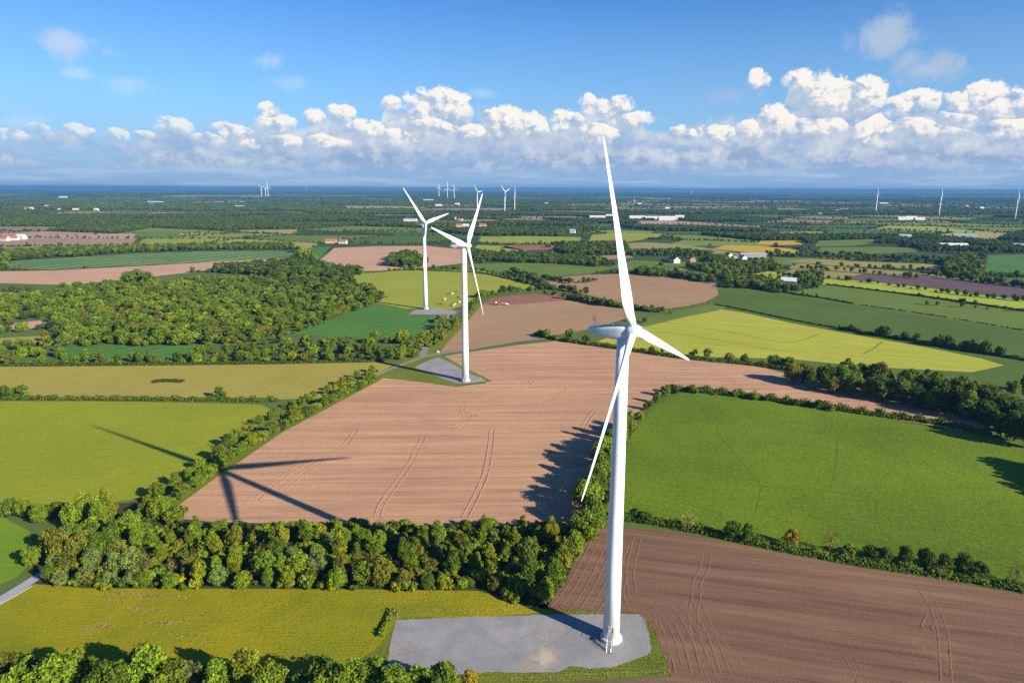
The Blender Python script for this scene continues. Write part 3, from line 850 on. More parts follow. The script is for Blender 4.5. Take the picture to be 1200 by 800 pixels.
# ---- hedge trees between the ploughed field and the green meadow (tall: they throw the long shadow)
for (x, y, key, s, ti) in ((684, 640, 'round', 1.10, 'bright green'), (672, 658, 'tall', .95, 'bright green'), (660, 672, 'round', .85, 'yellow-green'), (650, 690, 'tall', .8, 'bright green'),
                           (640, 708, 'tall', .75, 'bright green'), (696, 622, 'round', 1.25, 'bright green'), (690, 600, 'round', 1.25, 'bright green'), (698, 582, 'round', 1.15, 'mid green'),
                           (702, 566, 'tall', 1.2, 'bright green'), (708, 552, 'round', 1.15, 'bright green'), (714, 540, 'tall', 1.2, 'mid green'), (722, 527, 'round', 1.1, 'bright green'),
                           (728, 515, 'tall', 1.1, 'bright green'), (737, 503, 'round', .8, 'bright green'), (748, 492, 'bush', 1.1, 'yellow-green'), (760, 480, 'bush', 1.0, 'mid green'),
                           (769, 472, 'round', .6, 'mid green'), (780, 465, 'round', .62, 'bright green'), (790, 461, 'bush', 1.15, 'dark green'), (712, 590, 'bush', 1.2, 'olive brown'),
                           (694, 611, 'tall', 1.1, 'bright green'), (693, 590, 'tall', 1.25, 'mid green'), (700, 574, 'round', 1.1, 'bright green'), (705, 559, 'round', 1.05, 'bright green'), (711, 546, 'tall', 1.15, 'bright green'), (718, 533, 'round', 1.1, 'mid green'), (725, 521, 'tall', 1.05, 'bright green'), (733, 509, 'round', .9, 'bright green'),
                           (716, 570, 'bush', 1.1, 'yellow-green'), (726, 545, 'bush', 1.0, 'mid green')):
    p = at(x, y); tree(p.x+jit(.6), p.y+jit(.6), key, s, ti, 'meadow edge')

# ---- trees at the left end of the strip, along the small meadow
for (x, y, key, s, ti) in ((12, 604, 'bush', 1.1, 'mid green'), (30, 606, 'round', .62, 'bright green'), (48, 612, 'round', .62, 'bright green'), (64, 604, 'bush', 1.1, 'mid green'),
                           (88, 618, 'round', .85, 'bright green'), (104, 612, 'round', 1.0, 'bright green'), (118, 622, 'tall', .9, 'bright green'), (128, 604, 'tall', .8, 'yellow-green'),
                           (110, 636, 'round', .9, 'bright green'), (86, 642, 'round', .8, 'mid green'), (62, 648, 'round', .75, 'yellow-green'), (40, 662, 'round', .62, 'bright green'),
                           (152, 614, 'bush', 1.2, 'bright green'), (172, 606, 'round', .66, 'mid green'), (186, 610, 'round', .8, 'bright green'), (206, 612, 'bush', 1.25, 'bright green'),
                           (152, 630, 'round', .8, 'bright green'), (134, 644, 'tall', .8, 'mid green')):
    p = at(x, y); tree(p.x+jit(.6), p.y+jit(.6), key, s, ti, 'meadow corner')

# ---- lane hedge trees
w = polyline([(170, 590), (215, 566), (255, 540), (268, 524), (300, 501), (345, 478), (400, 452), (440, 436)], 1.0); last = None
for p in w:
    if last is not None and (p-last).length < RNG.uniform(2.4, 6.5): continue
    last = p
    key, ti = pick({('bush', 'bright green'): 4, ('bush', 'mid green'): 2, ('round', 'bright green'): 1.3, ('bare', 'olive brown'): .8, ('bush', 'yellow-green'): 2, ('willow', 'grey-green'): .5})
    tree(p.x+jit(2.0), p.y+jit(2.0), key, RNG.uniform(0.55, 0.95)*(0.75 if key != 'bush' else 1.0), ti, 'lane far side')
w = polyline([(190, 598), (230, 570), (262, 546), (300, 520), (345, 495), (400, 466), (440, 446)], 1.0); last = None
for p in w:
    if last is not None and (p-last).length < RNG.uniform(2.4, 5.0): continue
    last = p
    key, ti = pick({('bush', 'bright green'): 5, ('bush', 'mid green'): 2, ('bush', 'yellow-green'): 2, ('bush', 'dark green'): 1})
    tree(p.x+jit(0.8), p.y+jit(0.8), key, RNG.uniform(0.75, 1.15), ti, 'lane field side')

# ---- trees along the bottom edge of the photograph
for (x, y, key, s, ti) in ((6, 804, 'round', .62, 'olive brown'), (34, 806, 'round', .6, 'bright green'), (62, 803, 'bush', 1.3, 'mid green'), (88, 808, 'round', .7, 'bright green'),
                           (112, 806, 'tall', .55, 'bright green'), (150, 812, 'willow', .6, 'grey-green'), (170, 818, 'round', 1.05, 'bright green'), (205, 826, 'round', .8, 'bright green'),
                           (228, 818, 'willow', .85, 'grey-green'), (262, 822, 'tall', .85, 'bright green'), (292, 820, 'tall', .85, 'yellow-green'), (322, 822, 'round', .8, 'bright green'),
                           (352, 830, 'bush', 1.1, 'bright green'), (382, 822, 'round', .88, 'mid green'), (412, 834, 'round', .9, 'bright green'), (440, 828, 'round', .85, 'bright green'),
                           (462, 842, 'round', .9, 'bright green'), (494, 826, 'bush', 1.25, 'bright green'), (520, 822, 'round', .78, 'bright green'), (552, 816, 'tall', .52, 'russet'),
                           (60, 832, 'round', .9, 'bright green'), (130, 840, 'round', .9, 'mid green'), (20, 830, 'round', .8, 'bright green'), (250, 848, 'round', .9, 'bright green'),
                           (310, 850, 'tall', .8, 'bright green'), (372, 852, 'round', .9, 'bright green'), (190, 850, 'tall', .9, 'bright green'), (508, 846, 'round', .8, 'mid green')):
    p = at(x, y-3); s *= 1.2; tree(p.x+jit(.5), p.y+jit(.5), key, s, ti, 'bottom edge')

# ---- dark clump at the right, between the yellow crop and the ploughed strip
clump_top = [(930, 448), (960, 447), (1000, 449), (1050, 458), (1100, 464), (1150, 475), (1185, 490)]
clump = [(clump_top, 8.0, 1.25), ([(950, 454), (1000, 457), (1050, 467), (1100, 475), (1150, 487), (1190, 500)], 7.5, 1.32), ([(975, 461), (1020, 466), (1060, 475), (1110, 485), (1160, 499), (1200, 514)], 8.0, 1.2),
         ([(1170, 510), (1195, 520), (1215, 530)], 7.0, 1.25)]
rn = ['back row', 'middle row', 'front row', 'corner']
for k, (pts, st, sc_) in enumerate(clump):
    w = polyline(pts, 1.0); last = None
    for p in w:
        if last is not None and (p-last).length < st*RNG.uniform(0.75, 1.25): continue
        last = p
        key, ti = pick({('round', 'mid green'): 5, ('round', 'dark green'): 3, ('tall', 'mid green'): 2, ('round', 'olive brown'): 1.6, ('round', 'bright green'): .8})
        tree(p.x+jit(1.5), p.y+jit(1.5), key, sc_*RNG.uniform(0.75, 1.2), ti, 'clump '+rn[k])
for (x, y, key, s, ti) in ((1186, 462, 'round', .85, 'bright green'), (1200, 458, 'tall', .95, 'mid green'), (1208, 470, 'round', 1.0, 'bright green'), (1250, 556, 'round', 1.15, 'mid green'),
                           (1262, 566, 'round', 1.2, 'dark green'), (1274, 580, 'tall', 1.15, 'mid green'), (1256, 561, 'tall', 1.15, 'dark green'), (1268, 573, 'round', 1.2, 'mid green'), (1282, 588, 'round', 1.15, 'mid green'), (1290, 598, 'round', 1.2, 'dark green')):
    p = at(x, y); tree(p.x, p.y, key, s, ti, 'right edge')

# ---- hedge trees between the green meadow and the dark ploughed field
for (x, y, key, s, ti) in ((806, 622, 'bare', .8, 'grey bare'), (757, 612, 'bush', .9, 'dark green'), (744, 608, 'bush', .9, 'dark green'), (858, 632, 'round', .66, 'mid green'), (876, 636, 'round', .62, 'mid green'), (927, 640, 'round', .55, 'russet'),
                           (972, 646, 'bare', .8, 'grey bare'), (996, 650, 'bush', .9, 'yellow-green'), (1022, 655, 'bush', 1.0, 'dark green'), (1036, 658, 'round', .55, 'mid green'), (1060, 662, 'round', .56, 'dark green'),
                           (1084, 666, 'round', .6, 'dark green'), (1106, 669, 'round', .62, 'olive brown'), (1128, 672, 'round', .62, 'dark green'), (1146, 676, 'bush', .9, 'dark green'), (1190, 684, 'bare', .8, 'grey bare')):
    p = at(x, y); tree(p.x, p.y, key, s, ti, 'cross hedge')
print('single trees', len(TREES))

# ------------------------------------------------------------------ where buildings stand (scattered trees keep clear of them)
# pixel, (width, length, eaves height), turn in degrees, roof, wall, label
HOUSES = [
    ((790, 307.5), (10, 24, 5.5), 8, 'red tile', 'white wall', 'white farmhouse with a long red roof among trees above the brown field'),
    ((812, 306.5), (9, 16, 4.5), -12, 'red tile', 'tan wall', 'tan farm building with a red roof right of the red-roofed farmhouse'),
    ((853, 302.5), (9, 13, 5.5), 20, 'dark slate', 'white wall', 'white dark-roofed house at the left end of the farm below the orange field'),
    ((862, 304), (8, 12, 4.5), -15, 'red tile', 'white wall', 'small white house with a red roof in the farm below the orange field'),
    ((871, 304.5), (8, 10, 4.5), 10, 'grey sheet', 'white wall', 'small white outbuilding with a grey roof beside the long grey barn'),
    ((882, 301.5), (14, 42, 5.0), 84, 'grey sheet', 'grey wall', 'long grey barn at the right end of the farm below the orange field'),
    ((924, 332.5), (9, 17, 4.0), 60, 'white sheet', 'grey wall', 'small barn with a white roof beside the copse at the lime strip'),
    ((700, 256.5), (26, 60, 8), 86, 'white sheet', 'white wall', 'leftmost white warehouse of the industrial row behind the nearest turbine blade'),
    ((716, 255.2), (26, 44, 9), 90, 'white sheet', 'white wall', 'white warehouse just left of the nearest turbine blade'),
    ((746, 257.3), (30, 56, 9), 88, 'white sheet', 'white wall', 'white warehouse just right of the nearest turbine blade'),
    ((763, 257.6), (28, 50, 8), 92, 'white sheet', 'white wall', 'low white warehouse in the middle of the industrial row'),
    ((781, 258.2), (32, 62, 9), 89, 'white sheet', 'white wall', 'longest white warehouse near the right end of the industrial row'),
    ((796, 257.2), (24, 34, 12), 84, 'white sheet', 'white wall', 'tall white warehouse at the right end of the industrial row'),
    ((3, 282), (11, 30, 5), 80, 'red tile', 'white wall', 'red-roofed building at the left edge of the photograph'),
    ((15, 281.4), (10, 24, 5), 95, 'red tile', 'white wall', 'red-roofed house second from the left edge of the photograph'),
    ((25, 280.4), (12, 20, 6), 75, 'white sheet', 'white wall', 'white-roofed house right of the two red-roofed buildings at the left'),
    ((282, 243.5), (22, 55, 8), 88, 'white sheet', 'white wall', 'white barn far out below the left trio of turbines'),
    ((113, 247.2), (14, 22, 7), 70, 'white sheet', 'white wall', 'lone white house far out on the left plain'),
    ((1130, 279.5), (24, 48, 7), 70, 'grey sheet', 'white wall', 'big barn with a blue-grey roof before the dark wood at the right'),
    ((1115, 288.6), (14, 60, 4), 88, 'white sheet', 'white wall', 'long low white shed below the big blue-grey barn at the right'),
    ((1060, 280), (12, 26, 6), 80, 'grey sheet', 'grey wall', 'grey house among trees left of the big blue-grey barn'),
    ((1058, 257.6), (20, 44, 8), 88, 'white sheet', 'white wall', 'leftmost of three white buildings under the middle right turbine'),
    ((1067, 257.2), (20, 40, 9), 92, 'white sheet', 'white wall', 'middle one of three white buildings under the middle right turbine'),
    ((1077, 257.8), (18, 36, 7), 85, 'white sheet', 'white wall', 'rightmost of three white buildings under the middle right turbine'),
    ((1193, 291), (10, 16, 6), 60, 'grey sheet', 'white wall', 'small white house by the trees at the right edge'),
    ((481, 259.5), (20, 44, 7), 85, 'grey sheet', 'white wall', 'grey-roofed hall just left of the third turbine head'),
    ((546, 266.5), (10, 18, 6), 80, 'white sheet', 'white wall', 'white house just left of the second turbine blade'),
    ((538, 266), (10, 18, 5), 95, 'red tile', 'tan wall', 'red-roofed house left of the second turbine blade'),
    ((566, 265.5), (10, 22, 5), 88, 'red tile', 'tan wall', 'red-roofed house right of the second turbine blade'),
    ((388, 285), (10, 22, 5), 88, 'red tile', 'tan wall', 'tan house at the far edge of the pale field left of the third turbine'),
    ((402, 285.5), (9, 16, 5), 80, 'red tile', 'white wall', 'white house right of the tan house at the far pale field'),
    ((782, 246), (16, 24, 8), 80, 'white sheet', 'white wall', 'lone white house above the white industrial row'),
    ((671, 273), (10, 14, 6), 75, 'grey sheet', 'white wall', 'white house at the end of the farm lane between green pastures'),
    ((514, 241.5), (24, 40, 8), 88, 'white sheet', 'white wall', 'white building below the far centre trio of turbines'),
    ((502, 235.8), (40, 90, 9), 90, 'white sheet', 'white wall', 'far white hall left of the far centre trio of turbines'),
    ((1035, 238.8), (26, 70, 6), 90, 'white sheet', 'white wall', 'far white hall right of the left one of the three right turbines'),
    ((186, 238.5), (30, 60, 9), 88, 'white sheet', 'white wall', 'far white building on the left plain, right one of two'),
    ((178, 238.2), (30, 50, 9), 92, 'white sheet', 'white wall', 'far white building on the left plain, left one of two'),
    ((74, 231.8), (40, 70, 9), 88, 'white sheet', 'white wall', 'farthest white building on the left plain near the horizon'),
    ((536, 241), (20, 30, 8), 88, 'white sheet', 'white wall', 'small white building right of the far centre trio of turbines'),
]
CLEAR = []
for (q_, (w_, l_, h_), *_r) in HOUSES:
    p_ = at(*q_)
    CLEAR.append((p_.x-l_*0.8, p_.x+l_*0.8, p_.y-(0.055 if p_.y < 2200 else 0.013)*p_.y-10, p_.y+l_*0.5))
CLEAR_A = np.array(CLEAR)

# ------------------------------------------------------------------ scattered stuff (geometry nodes): woods and far trees
LOD = {}


def add_lod(key, cluster=1, spread=0.0, **k):
    VV, FF4, FF3, T4, T3 = [], [], [], [], []; off = 0
    for i in range(cluster):
        kk = {a: (RNG.uniform(*b) if isinstance(b, tuple) and a != 'lobe' else b) for a, b in k.items()}
        kk['nl'] = int(kk['nl']); kk['per'] = int(kk['per'])
        V, Fs, T, _ = crown_parts(**kk)
        if cluster > 1: V = V+np.array([jit(spread), jit(spread), 0])
        FF4.append(Fs[0]+off); T4.append(T[:len(Fs[0])])
        if len(Fs) > 1: FF3.append(Fs[1]+off); T3.append(T[len(Fs[0]):])
        VV.append(V); off += len(V)
    me = mesh_np('tree_clump', np.concatenate(VV), [np.concatenate(FF4), np.concatenate(FF3)], attr={'clump': ('FACE', np.concatenate(T4+T3))})
    me.materials.append(m_leaf)
    LOD.setdefault(key, []).append(bpy.data.objects.new('tree_clump', me))


for i in range(5): add_lod('mid', rad=(3.9, 4.6), z_lo=(0.0, 0.4), z_hi=(7.6, 9.8), nl=(15, 21), per=92, leaf=0.42, lobe=(0.24, 0.52), core=0.7)
for i in range(2): add_lod('bare', rad=(3.2, 3.8), z_lo=(0.6, 0.9), z_hi=(7.6, 9.0), nl=(12, 15), per=34, leaf=0.5, lobe=(0.3, 0.45))
for i in range(3): add_lod('bush', rad=(2.6, 3.2), z_lo=(-0.2, 0.0), z_hi=(3.8, 4.8), nl=(7, 10), per=60, leaf=0.42, lobe=(0.36, 0.56))
for i in range(4): add_lod('far', rad=(4.4, 5.4), z_lo=(-0.2, 0.0), z_hi=(9.0, 11.0), nl=(7, 9), per=22, leaf=1.0, lobe=(0.42, 0.62))
for i in range(4): add_lod('clump', cluster=7, spread=14, rad=(5.0, 7.0), z_lo=(-0.4, 0.0), z_hi=(8.5, 12.0), nl=(4, 6), per=9, leaf=2.2, lobe=(0.45, 0.65))


def scatter(name, pts, label=None, cat=None):
    """pts: rows (x, y, z, turn, sx, sz, key index, r, g, b); keys are the prototypes in order"""
    keys = pts['keys']; A = np.asarray(pts['rows'], np.float32)
    me = bpy.data.meshes.new(name)
    n = len(A)
    me.vertices.add(n); me.vertices.foreach_set('co', A[:, :3].ravel())

    def att(nm, tp, arr, field):
        a = me.attributes.new(nm, tp, 'POINT'); a.data.foreach_set(field, np.ascontiguousarray(arr, np.float32 if tp != 'INT' else np.int32).ravel())
    att('turn', 'FLOAT_VECTOR', np.stack([np.zeros(n), np.zeros(n), A[:, 3]], 1), 'vector')
    att('size', 'FLOAT_VECTOR', np.stack([A[:, 4], A[:, 4], A[:, 5]], 1), 'vector')
    att('pick', 'INT', A[:, 6], 'value')
    c4 = np.ones((n, 4)); c4[:, :3] = A[:, 7:10]
    att('leaf_tint', 'FLOAT_COLOR', c4, 'color')
    me.materials.append(m_leaf)
    o = link(name, me)
    o['kind'] = 'stuff'
    if label: o['label'] = label
    if cat: o['category'] = cat
    ng = bpy.data.node_groups.new(name, 'GeometryNodeTree')
    ng.interface.new_socket('Geometry', in_out='INPUT', socket_type='NodeSocketGeometry')
    ng.interface.new_socket('Geometry', in_out='OUTPUT', socket_type='NodeSocketGeometry')
    N, L = ng.nodes, ng.links
    gi = N.new('NodeGroupInput'); go = N.new('NodeGroupOutput'); jn = N.new('GeometryNodeJoinGeometry')

    def named(nm, tp):
        a = N.new('GeometryNodeInputNamedAttribute'); a.data_type = tp; a.inputs[0].default_value = nm
        return [s for s in a.outputs if s.enabled and s.name == 'Attribute'][0]
    turn, size, pk = named('turn', 'FLOAT_VECTOR'), named('size', 'FLOAT_VECTOR'), named('pick', 'INT')
    for i, ob in enumerate(keys):
        cmp_ = N.new('FunctionNodeCompare'); cmp_.data_type = 'INT'; cmp_.operation = 'EQUAL'
        ins = [s for s in cmp_.inputs if s.type == 'INT']
        L.new(pk, ins[0]); ins[1].default_value = i
        oi = N.new('GeometryNodeObjectInfo'); oi.inputs['Object'].default_value = ob; oi.inputs['As Instance'].default_value = True
        ip = N.new('GeometryNodeInstanceOnPoints')
        L.new(gi.outputs[0], ip.inputs['Points'])
        L.new([s for s in cmp_.outputs if s.enabled][0], ip.inputs['Selection'])
        L.new([s for s in oi.outputs if s.name == 'Geometry'][0], ip.inputs['Instance'])
        L.new(turn, ip.inputs['Rotation']); L.new(size, ip.inputs['Scale'])
        L.new(ip.outputs[0], jn.inputs[0])
    L.new(jn.outputs[0], go.inputs[0])
    md = o.modifiers.new('scatter', 'NODES'); md.node_group = ng
    return o


class Bag:
    def __init__(s, *keys):
        s.keys = []; s.idx = {}
        for k in keys:
            s.idx[k] = list(range(len(s.keys), len(s.keys)+len(LOD[k]))); s.keys += LOD[k]
        s.rows = []

    def add(s, x, y, key, sc_, tint, sz=None, z=0.0):
        if np.any((CLEAR_A[:, 0] < x) & (x < CLEAR_A[:, 1]) & (CLEAR_A[:, 2] < y) & (y < CLEAR_A[:, 3])): return
        v = RNG.uniform(0.88, 1.12); w = RNG.uniform(0.95, 1.05)
        s.rows.append((x, y, z, RNG.uniform(0, 6.28), sc_, (sz or sc_)*RNG.uniform(0.88, 1.12), s.idx[key][RNG.integers(len(s.idx[key]))], tint[0]*v*w, tint[1]*v, tint[2]*v))

    def done(s, name, label, cat=None):
        print(name, len(s.rows))
        return scatter(name, {'keys': s.keys, 'rows': s.rows}, label, cat)


def vnoise(x, y, s, seed=0):
    def hsh(i, j):
        n = math.sin(i*127.1+j*311.7+seed*74.7)*43758.5453
        return n-math.floor(n)
    x /= s; y /= s; i, j = math.floor(x), math.floor(y); fx, fy = x-i, y-j
    fx = fx*fx*(3-2*fx); fy = fy*fy*(3-2*fy)
    return (hsh(i, j)*(1-fx)+hsh(i+1, j)*fx)*(1-fy)+(hsh(i, j+1)*(1-fx)+hsh(i+1, j+1)*fx)*fy


TT = list(TINT.values())


def wood_tint():
    k = pick({'bright green': 4.5, 'yellow-green': .35, 'mid green': 6, 'dark green': 1.2, 'olive brown': .7})
    return TINT[k]


def inside_pts(poly, spacing):
    xs = [p[0] for p in poly]; ys = [p[1] for p in poly]
    out = []
    x = min(xs)
    while x < max(xs):
        y = min(ys)
        while y < max(ys):
            p = (x+jit(spacing*0.45), y+jit(spacing*0.45))
            if in_poly(p, poly): out.append(p)
            y += spacing
        x += spacing
    return out


def gpoly(pts): return [(at(x, y).x, at(x, y).y) for x, y in pts]


def on_field(p):
    return any(in_poly(p, f) for f in FIELD_POLYS)


# ---- the wood left of the turbines
wood = Bag('mid', 'bare', 'bush')
w_main = gpoly([(62, 396), (66, 372), (50, 366), (-80, 372), (-80, 362), (0, 352), (60, 352), (70, 340), (180, 334), (260, 329), (330, 326), (400, 331), (430, 338), (452, 348), (442, 357), (376, 377),
                (326, 392), (300, 402), (240, 405), (130, 406), (70, 406)])
for p in inside_pts(w_main, 7.2):
    tn = wood_tint()
    q = px((p[0], p[1], 0))
    bare = RNG.random() < (0.10 + 0.25*(q[0] > 390))
    s = RNG.choice([0.6, 0.75, 0.9, 1.0, 1.15, 1.35], p=[.14, .2, .24, .2, .14, .08])*RNG.uniform(.9, 1.1)*(1.05 if q[0] < 330 else 0.85)
    if vnoise(p[0], p[1], 24.0, 5) < 0.16: continue
    if q[1] < 338 and q[0] > 290: tn = TINT['dark green'] if RNG.random() < .6 else tn; s *= 0.9
    wood.add(p[0], p[1], 'bare' if bare else 'mid', s, TINT['olive brown'] if bare and RNG.random() < .7 else tn, sz=s*RNG.uniform(.7, 1.0))
for x, y, s in ((152, 336, 2.0), (163, 334, 2.5), (174, 336, 1.9), (142, 339, 1.3)):
    p = at(x, y); wood.add(p.x, p.y, 'mid', s, TINT['mid green'], sz=s*0.95)
# the tree belt north of the tawny meadow
for pts, st, s0 in (([(-60, 427), (60, 427), (200, 426), (330, 424), (450, 422), (492, 418)], 7.5, 0.80), ([(-60, 418), (60, 419), (80, 421.5)], 7, 0.8), ([(240, 420), (330, 417), (400, 414), (470, 411), (492, 407)], 6.5, 0.95),
                    ([(250, 413), (330, 409), (400, 404), (450, 402), (485, 403)], 6.5, 0.95), ([(-60, 412), (60, 411), (70, 411)], 7.5, 0.9), ([(90, 425), (240, 423)], 6, 0.75), ([(240, 424), (330, 421), (420, 418), (490, 413)], 5.5, .7), ([(60, 400), (150, 402), (250, 402), (320, 399)], 6, .7), ([(-60, 408), (0, 408), (66, 406)], 7, .7), ([(-60, 378), (0, 372), (60, 369)], 7, .75),
                    ([(-60, 360), (20, 358), (60, 356)], 8, .8), ([(440, 352), (420, 362), (380, 378), (340, 392)], 5, .62), ([(404, 333), (430, 341), (454, 349)], 5, .6), ([(260, 330), (330, 327), (400, 332)], 6, .7)):
    last = None
    for p in polyline(pts, 1.0):
        if last is not None and (p-last).length < st*RNG.uniform(0.7, 1.4): continue
        last = p
        k = pick({'mid': 6, 'bush': 2, 'bare': 1.5})
        wood.add(p.x+jit(2.5), p.y+jit(2.5), k, s0*RNG.uniform(0.65, 1.25), wood_tint() if k != 'bare' else TINT['olive brown'])
# bushes on both sides of the stone track between the two pads
for pts, st in (([(500, 406), (508, 396), (518, 385), (530, 375)], 3.0), ([(490, 404), (498, 395), (508, 384), (520, 373)], 3.2), ([(512, 405), (526, 390), (545, 372), (556, 358)], 3.4)):
    last = None
    for p in polyline(pts, 1.0):
        if last is not None and (p-last).length < st*RNG.uniform(0.6, 1.5): continue
        last = p
        wood.add(p.x+jit(2.5), p.y+jit(2.0), pick({'bush': 5, 'bare': 1.2, 'mid': .3}), RNG.uniform(0.4, 0.85), TINT[pick({'bright green': 2, 'yellow-green': 2, 'mid green': 2, 'russet': 1})])
# undergrowth filling the strip wood and the lane banks
under = Bag('bush'); LANE_W = polyline(LANE, 3.0)
for poly, sp, s0 in ((gpoly([(50, 684), (56, 640), (120, 600), (190, 600), (215, 616), (400, 618), (560, 620), (690, 614), (704, 560), (726, 512), (736, 512), (712, 572), (700, 612), (674, 650), (646, 708), (624, 712), (560, 693), (400, 691.5), (100, 690)]), 3.0, 0.80),
                     (gpoly([(200, 572), (268, 523), (300, 500), (345, 477), (400, 451), (440, 435), (452, 438), (400, 462), (330, 500), (255, 552), (190, 602)]), 3.6, 0.45)):
    for p in inside_pts(poly, sp):
        if RNG.random() < 0.22: continue
        q = px((p[0], p[1], 0))
        if any((w_.x-p[0])**2+(w_.y-p[1])**2 < 9.0 for w_ in LANE_W): continue
        under.add(p[0], p[1], 'bush', s0*RNG.uniform(0.5, 1.25), TINT[pick({'bright green': 4, 'mid green': 4, 'yellow-green': 2, 'dark green': 2, 'olive brown': 1.4})])

# ---- hedges: each one a thing, a low bank of leaf sprays along its line
HEDGES = []


def hedge(pts, h, w, label, leaf=0.34, dens=5.0, tint=(1, 1, 1), gaps=0.0, world=False):
    L = pts if world else polyline(pts, 1.5)
    P = []; N = []; core = []
    for i in range(len(L)-1):
        a, b = L[i], L[i+1]; seg = (b-a).length
        t_ = (b-a).normalized(); nrm = Vector((-t_.y, t_.x, 0))
        if gaps and RNG.random() < gaps: continue
        hh = h*(0.8+0.35*math.sin(i*0.7+a.x*0.3)*RNG.uniform(0.3, 1))*RNG.uniform(0.8, 1.2)
        n = max(2, int(seg*(2*h+w)*dens))
        th = RNG.uniform(0, math.pi, n); al = RNG.uniform(-0.2, 1.2, n)
        rr = RNG.uniform(0.75, 1.15, n)
        cx = np.cos(th)*w/2*rr; cz = np.sin(th)**0.7*hh*rr
        pts_ = np.array(a)[None]+np.array(t_)[None]*(al*seg)[:, None]+np.array(nrm)[None]*cx[:, None]
        pts_[:, 2] = cz
        nn = np.array(nrm)[None]*np.cos(th)[:, None]+np.array([0, 0, 1])[None]*np.sin(th)[:, None]+RNG.normal(size=(n, 3))*0.5
        P.append(pts_); N.append(nn)
        c = (a+b)/2
        core.append(np.array([c.x, c.y, hh*0.42])[None]+ICO_V*np.array([max(w*0.36, seg*0.6), max(w*0.36, seg*0.6), hh*0.46])[None]*RNG.uniform(0.9, 1.1, (len(ICO_V), 1)))
    P = np.concatenate(P); N = np.concatenate(N); N /= np.linalg.norm(N, axis=1)[:, None]
    V, Q = leaf_quads(P, N, leaf*RNG.uniform(0.6, 1.4, len(P)))
    off = len(V); tri = []
    for k in range(len(core)): tri.append(ICO_F+off+k*len(ICO_V))
    tone = np.clip(np.concatenate([RNG.uniform(0.05, 0.85, len(Q)), np.full(len(core)*len(ICO_F), 0.25)]), 0, 1)
    me = mesh_np('hedge', np.concatenate([V]+core), [Q, np.concatenate(tri)], attr={'clump': ('FACE', tone)})
    me.materials.append(m_leaf)
    o = link('hedge', me)
    o['leaf_tint'] = tuple(tint)
    tag(o, label, 'hedge', 'field hedges')
    HEDGES.append(o)
    return o


DG = (0.66, 0.82, 0.62); DK = (0.46, 0.60, 0.52)
hedge([(-60, 468), (60, 468), (200, 469), (300, 470), (326, 470)], 2.6, 3.0, 'long green hedge between the tawny meadow and the yellow-green meadow', tint=DG)
hedge([(-60, 429), (60, 428.5), (200, 427.5), (330, 426), (452, 423.5)], 2.2, 2.6, 'trimmed dark hedge along the far side of the tawny meadow, below the tree belt', 0.45, 3.5, DK)
hedge([(626, 392), (655, 399), (720, 408.5), (800, 420), (880, 428), (935, 436)], 3.0, 3.4, 'dark bushy hedge between the big ploughed field and the yellow crop field', 0.42, 4, DG)
hedge([(796, 457), (845, 462), (900, 469), (960, 477.5), (1040, 489), (1100, 497), (1160, 511)], 3.6, 3.8, 'hedge along the top of the deep green meadow below the ploughed strip', 0.38, 4.5, DG)
hedge([(712, 605), (760, 612), (800, 619), (900, 640), (1000, 659), (1100, 674), (1200, 692), (1300, 714)], 2.6, 3.8, 'low hedge between the deep green meadow and the dark ploughed field', 0.30, 6, DG)
hedge([(838, 357), (870, 363), (930, 375.5), (985, 385.5)], 1.2, 1.4, 'thin low dark hedge between the yellow crop and the dark green crop', 0.5, 3, DK)
hedge([(985, 386), (1050, 397), (1100, 405), (1180, 419), (1260, 432)], 2.6, 3.4, 'taller dark hedge right of the thin hedge above the yellow crop field', 0.5, 3, DK)
hedge([(850, 334), (905, 341), (960, 349), (1000, 356)], 1.5, 2.2, 'dark hedge left along the far edge of the dark green crop', 0.55, 2.5, DK)
hedge([(1010, 357.5), (1100, 370.5), (1210, 389)], 0.9, 1.3, 'low broken hedge line across the green crops at the right', 0.5, 2.5, DK, 0.3)
hedge([(968, 333.5), (1050, 343.5), (1120, 353), (1210, 366)], 1.8, 2.4, 'dark hedge below the lime strip', 0.6, 2.2, DK)
hedge([(664, 350), (700, 356.5), (728, 360.5), (764, 366)], 2.4, 3.2, 'dark hedge between the drilled soil field and the brown field', 0.5, 3, DK)
hedge([(556, 349), (600, 343), (640, 339), (660, 341)], 2.6, 3.4, 'green hedge between the light pasture and the red soil', 0.5, 3, DG)
hedge([(470, 313), (500, 317), (560, 320), (600, 328), (650, 340)], 1.8, 2.6, 'hedge along the far edge of the light pasture', 0.6, 2.4, DK)
hedge([(770, 365), (800, 361), (838, 353)], 1.2, 1.8, 'short hedge at the top of the grass margin', 0.5, 3, DG)
hedge([(446, 746), (450, 734), (456, 722), (462, 716)], 1.3, 1.6, 'short hedge at the left end of the gravel pad', 0.24, 9, (1.1, 1.1, .7))

# ------------------------------------------------------------------ far farmland: a jittered mosaic of fields, woods and hedgerows to the horizon
far = Bag('far', 'mid', 'clump')
FAR_C = {'wood': (0.030, 0.045, 0.014), 'pasture': (0.16, 0.21, 0.04), 'crop': (0.085, 0.15, 0.032), 'straw': (0.30, 0.25, 0.085), 'soil': (0.36, 0.23, 0.165), 'dark': (0.05, 0.08, 0.025), 'lime': (0.30, 0.33, 0.05)}


MV, MF, MC = [], [], []
TREE_SHADE = {'dark': (0.62, 0.80, 0.75), 'mid': (0.85, 1.0, 0.8)}


def far_tint():
    r = RNG.random()
    return (0.40, 0.54, 0.52) if r < .5 else (0.56, 0.72, 0.62) if r < .9 else (0.80, 0.85, 0.6) if r < .97 else (0.8, 0.65, 0.6)


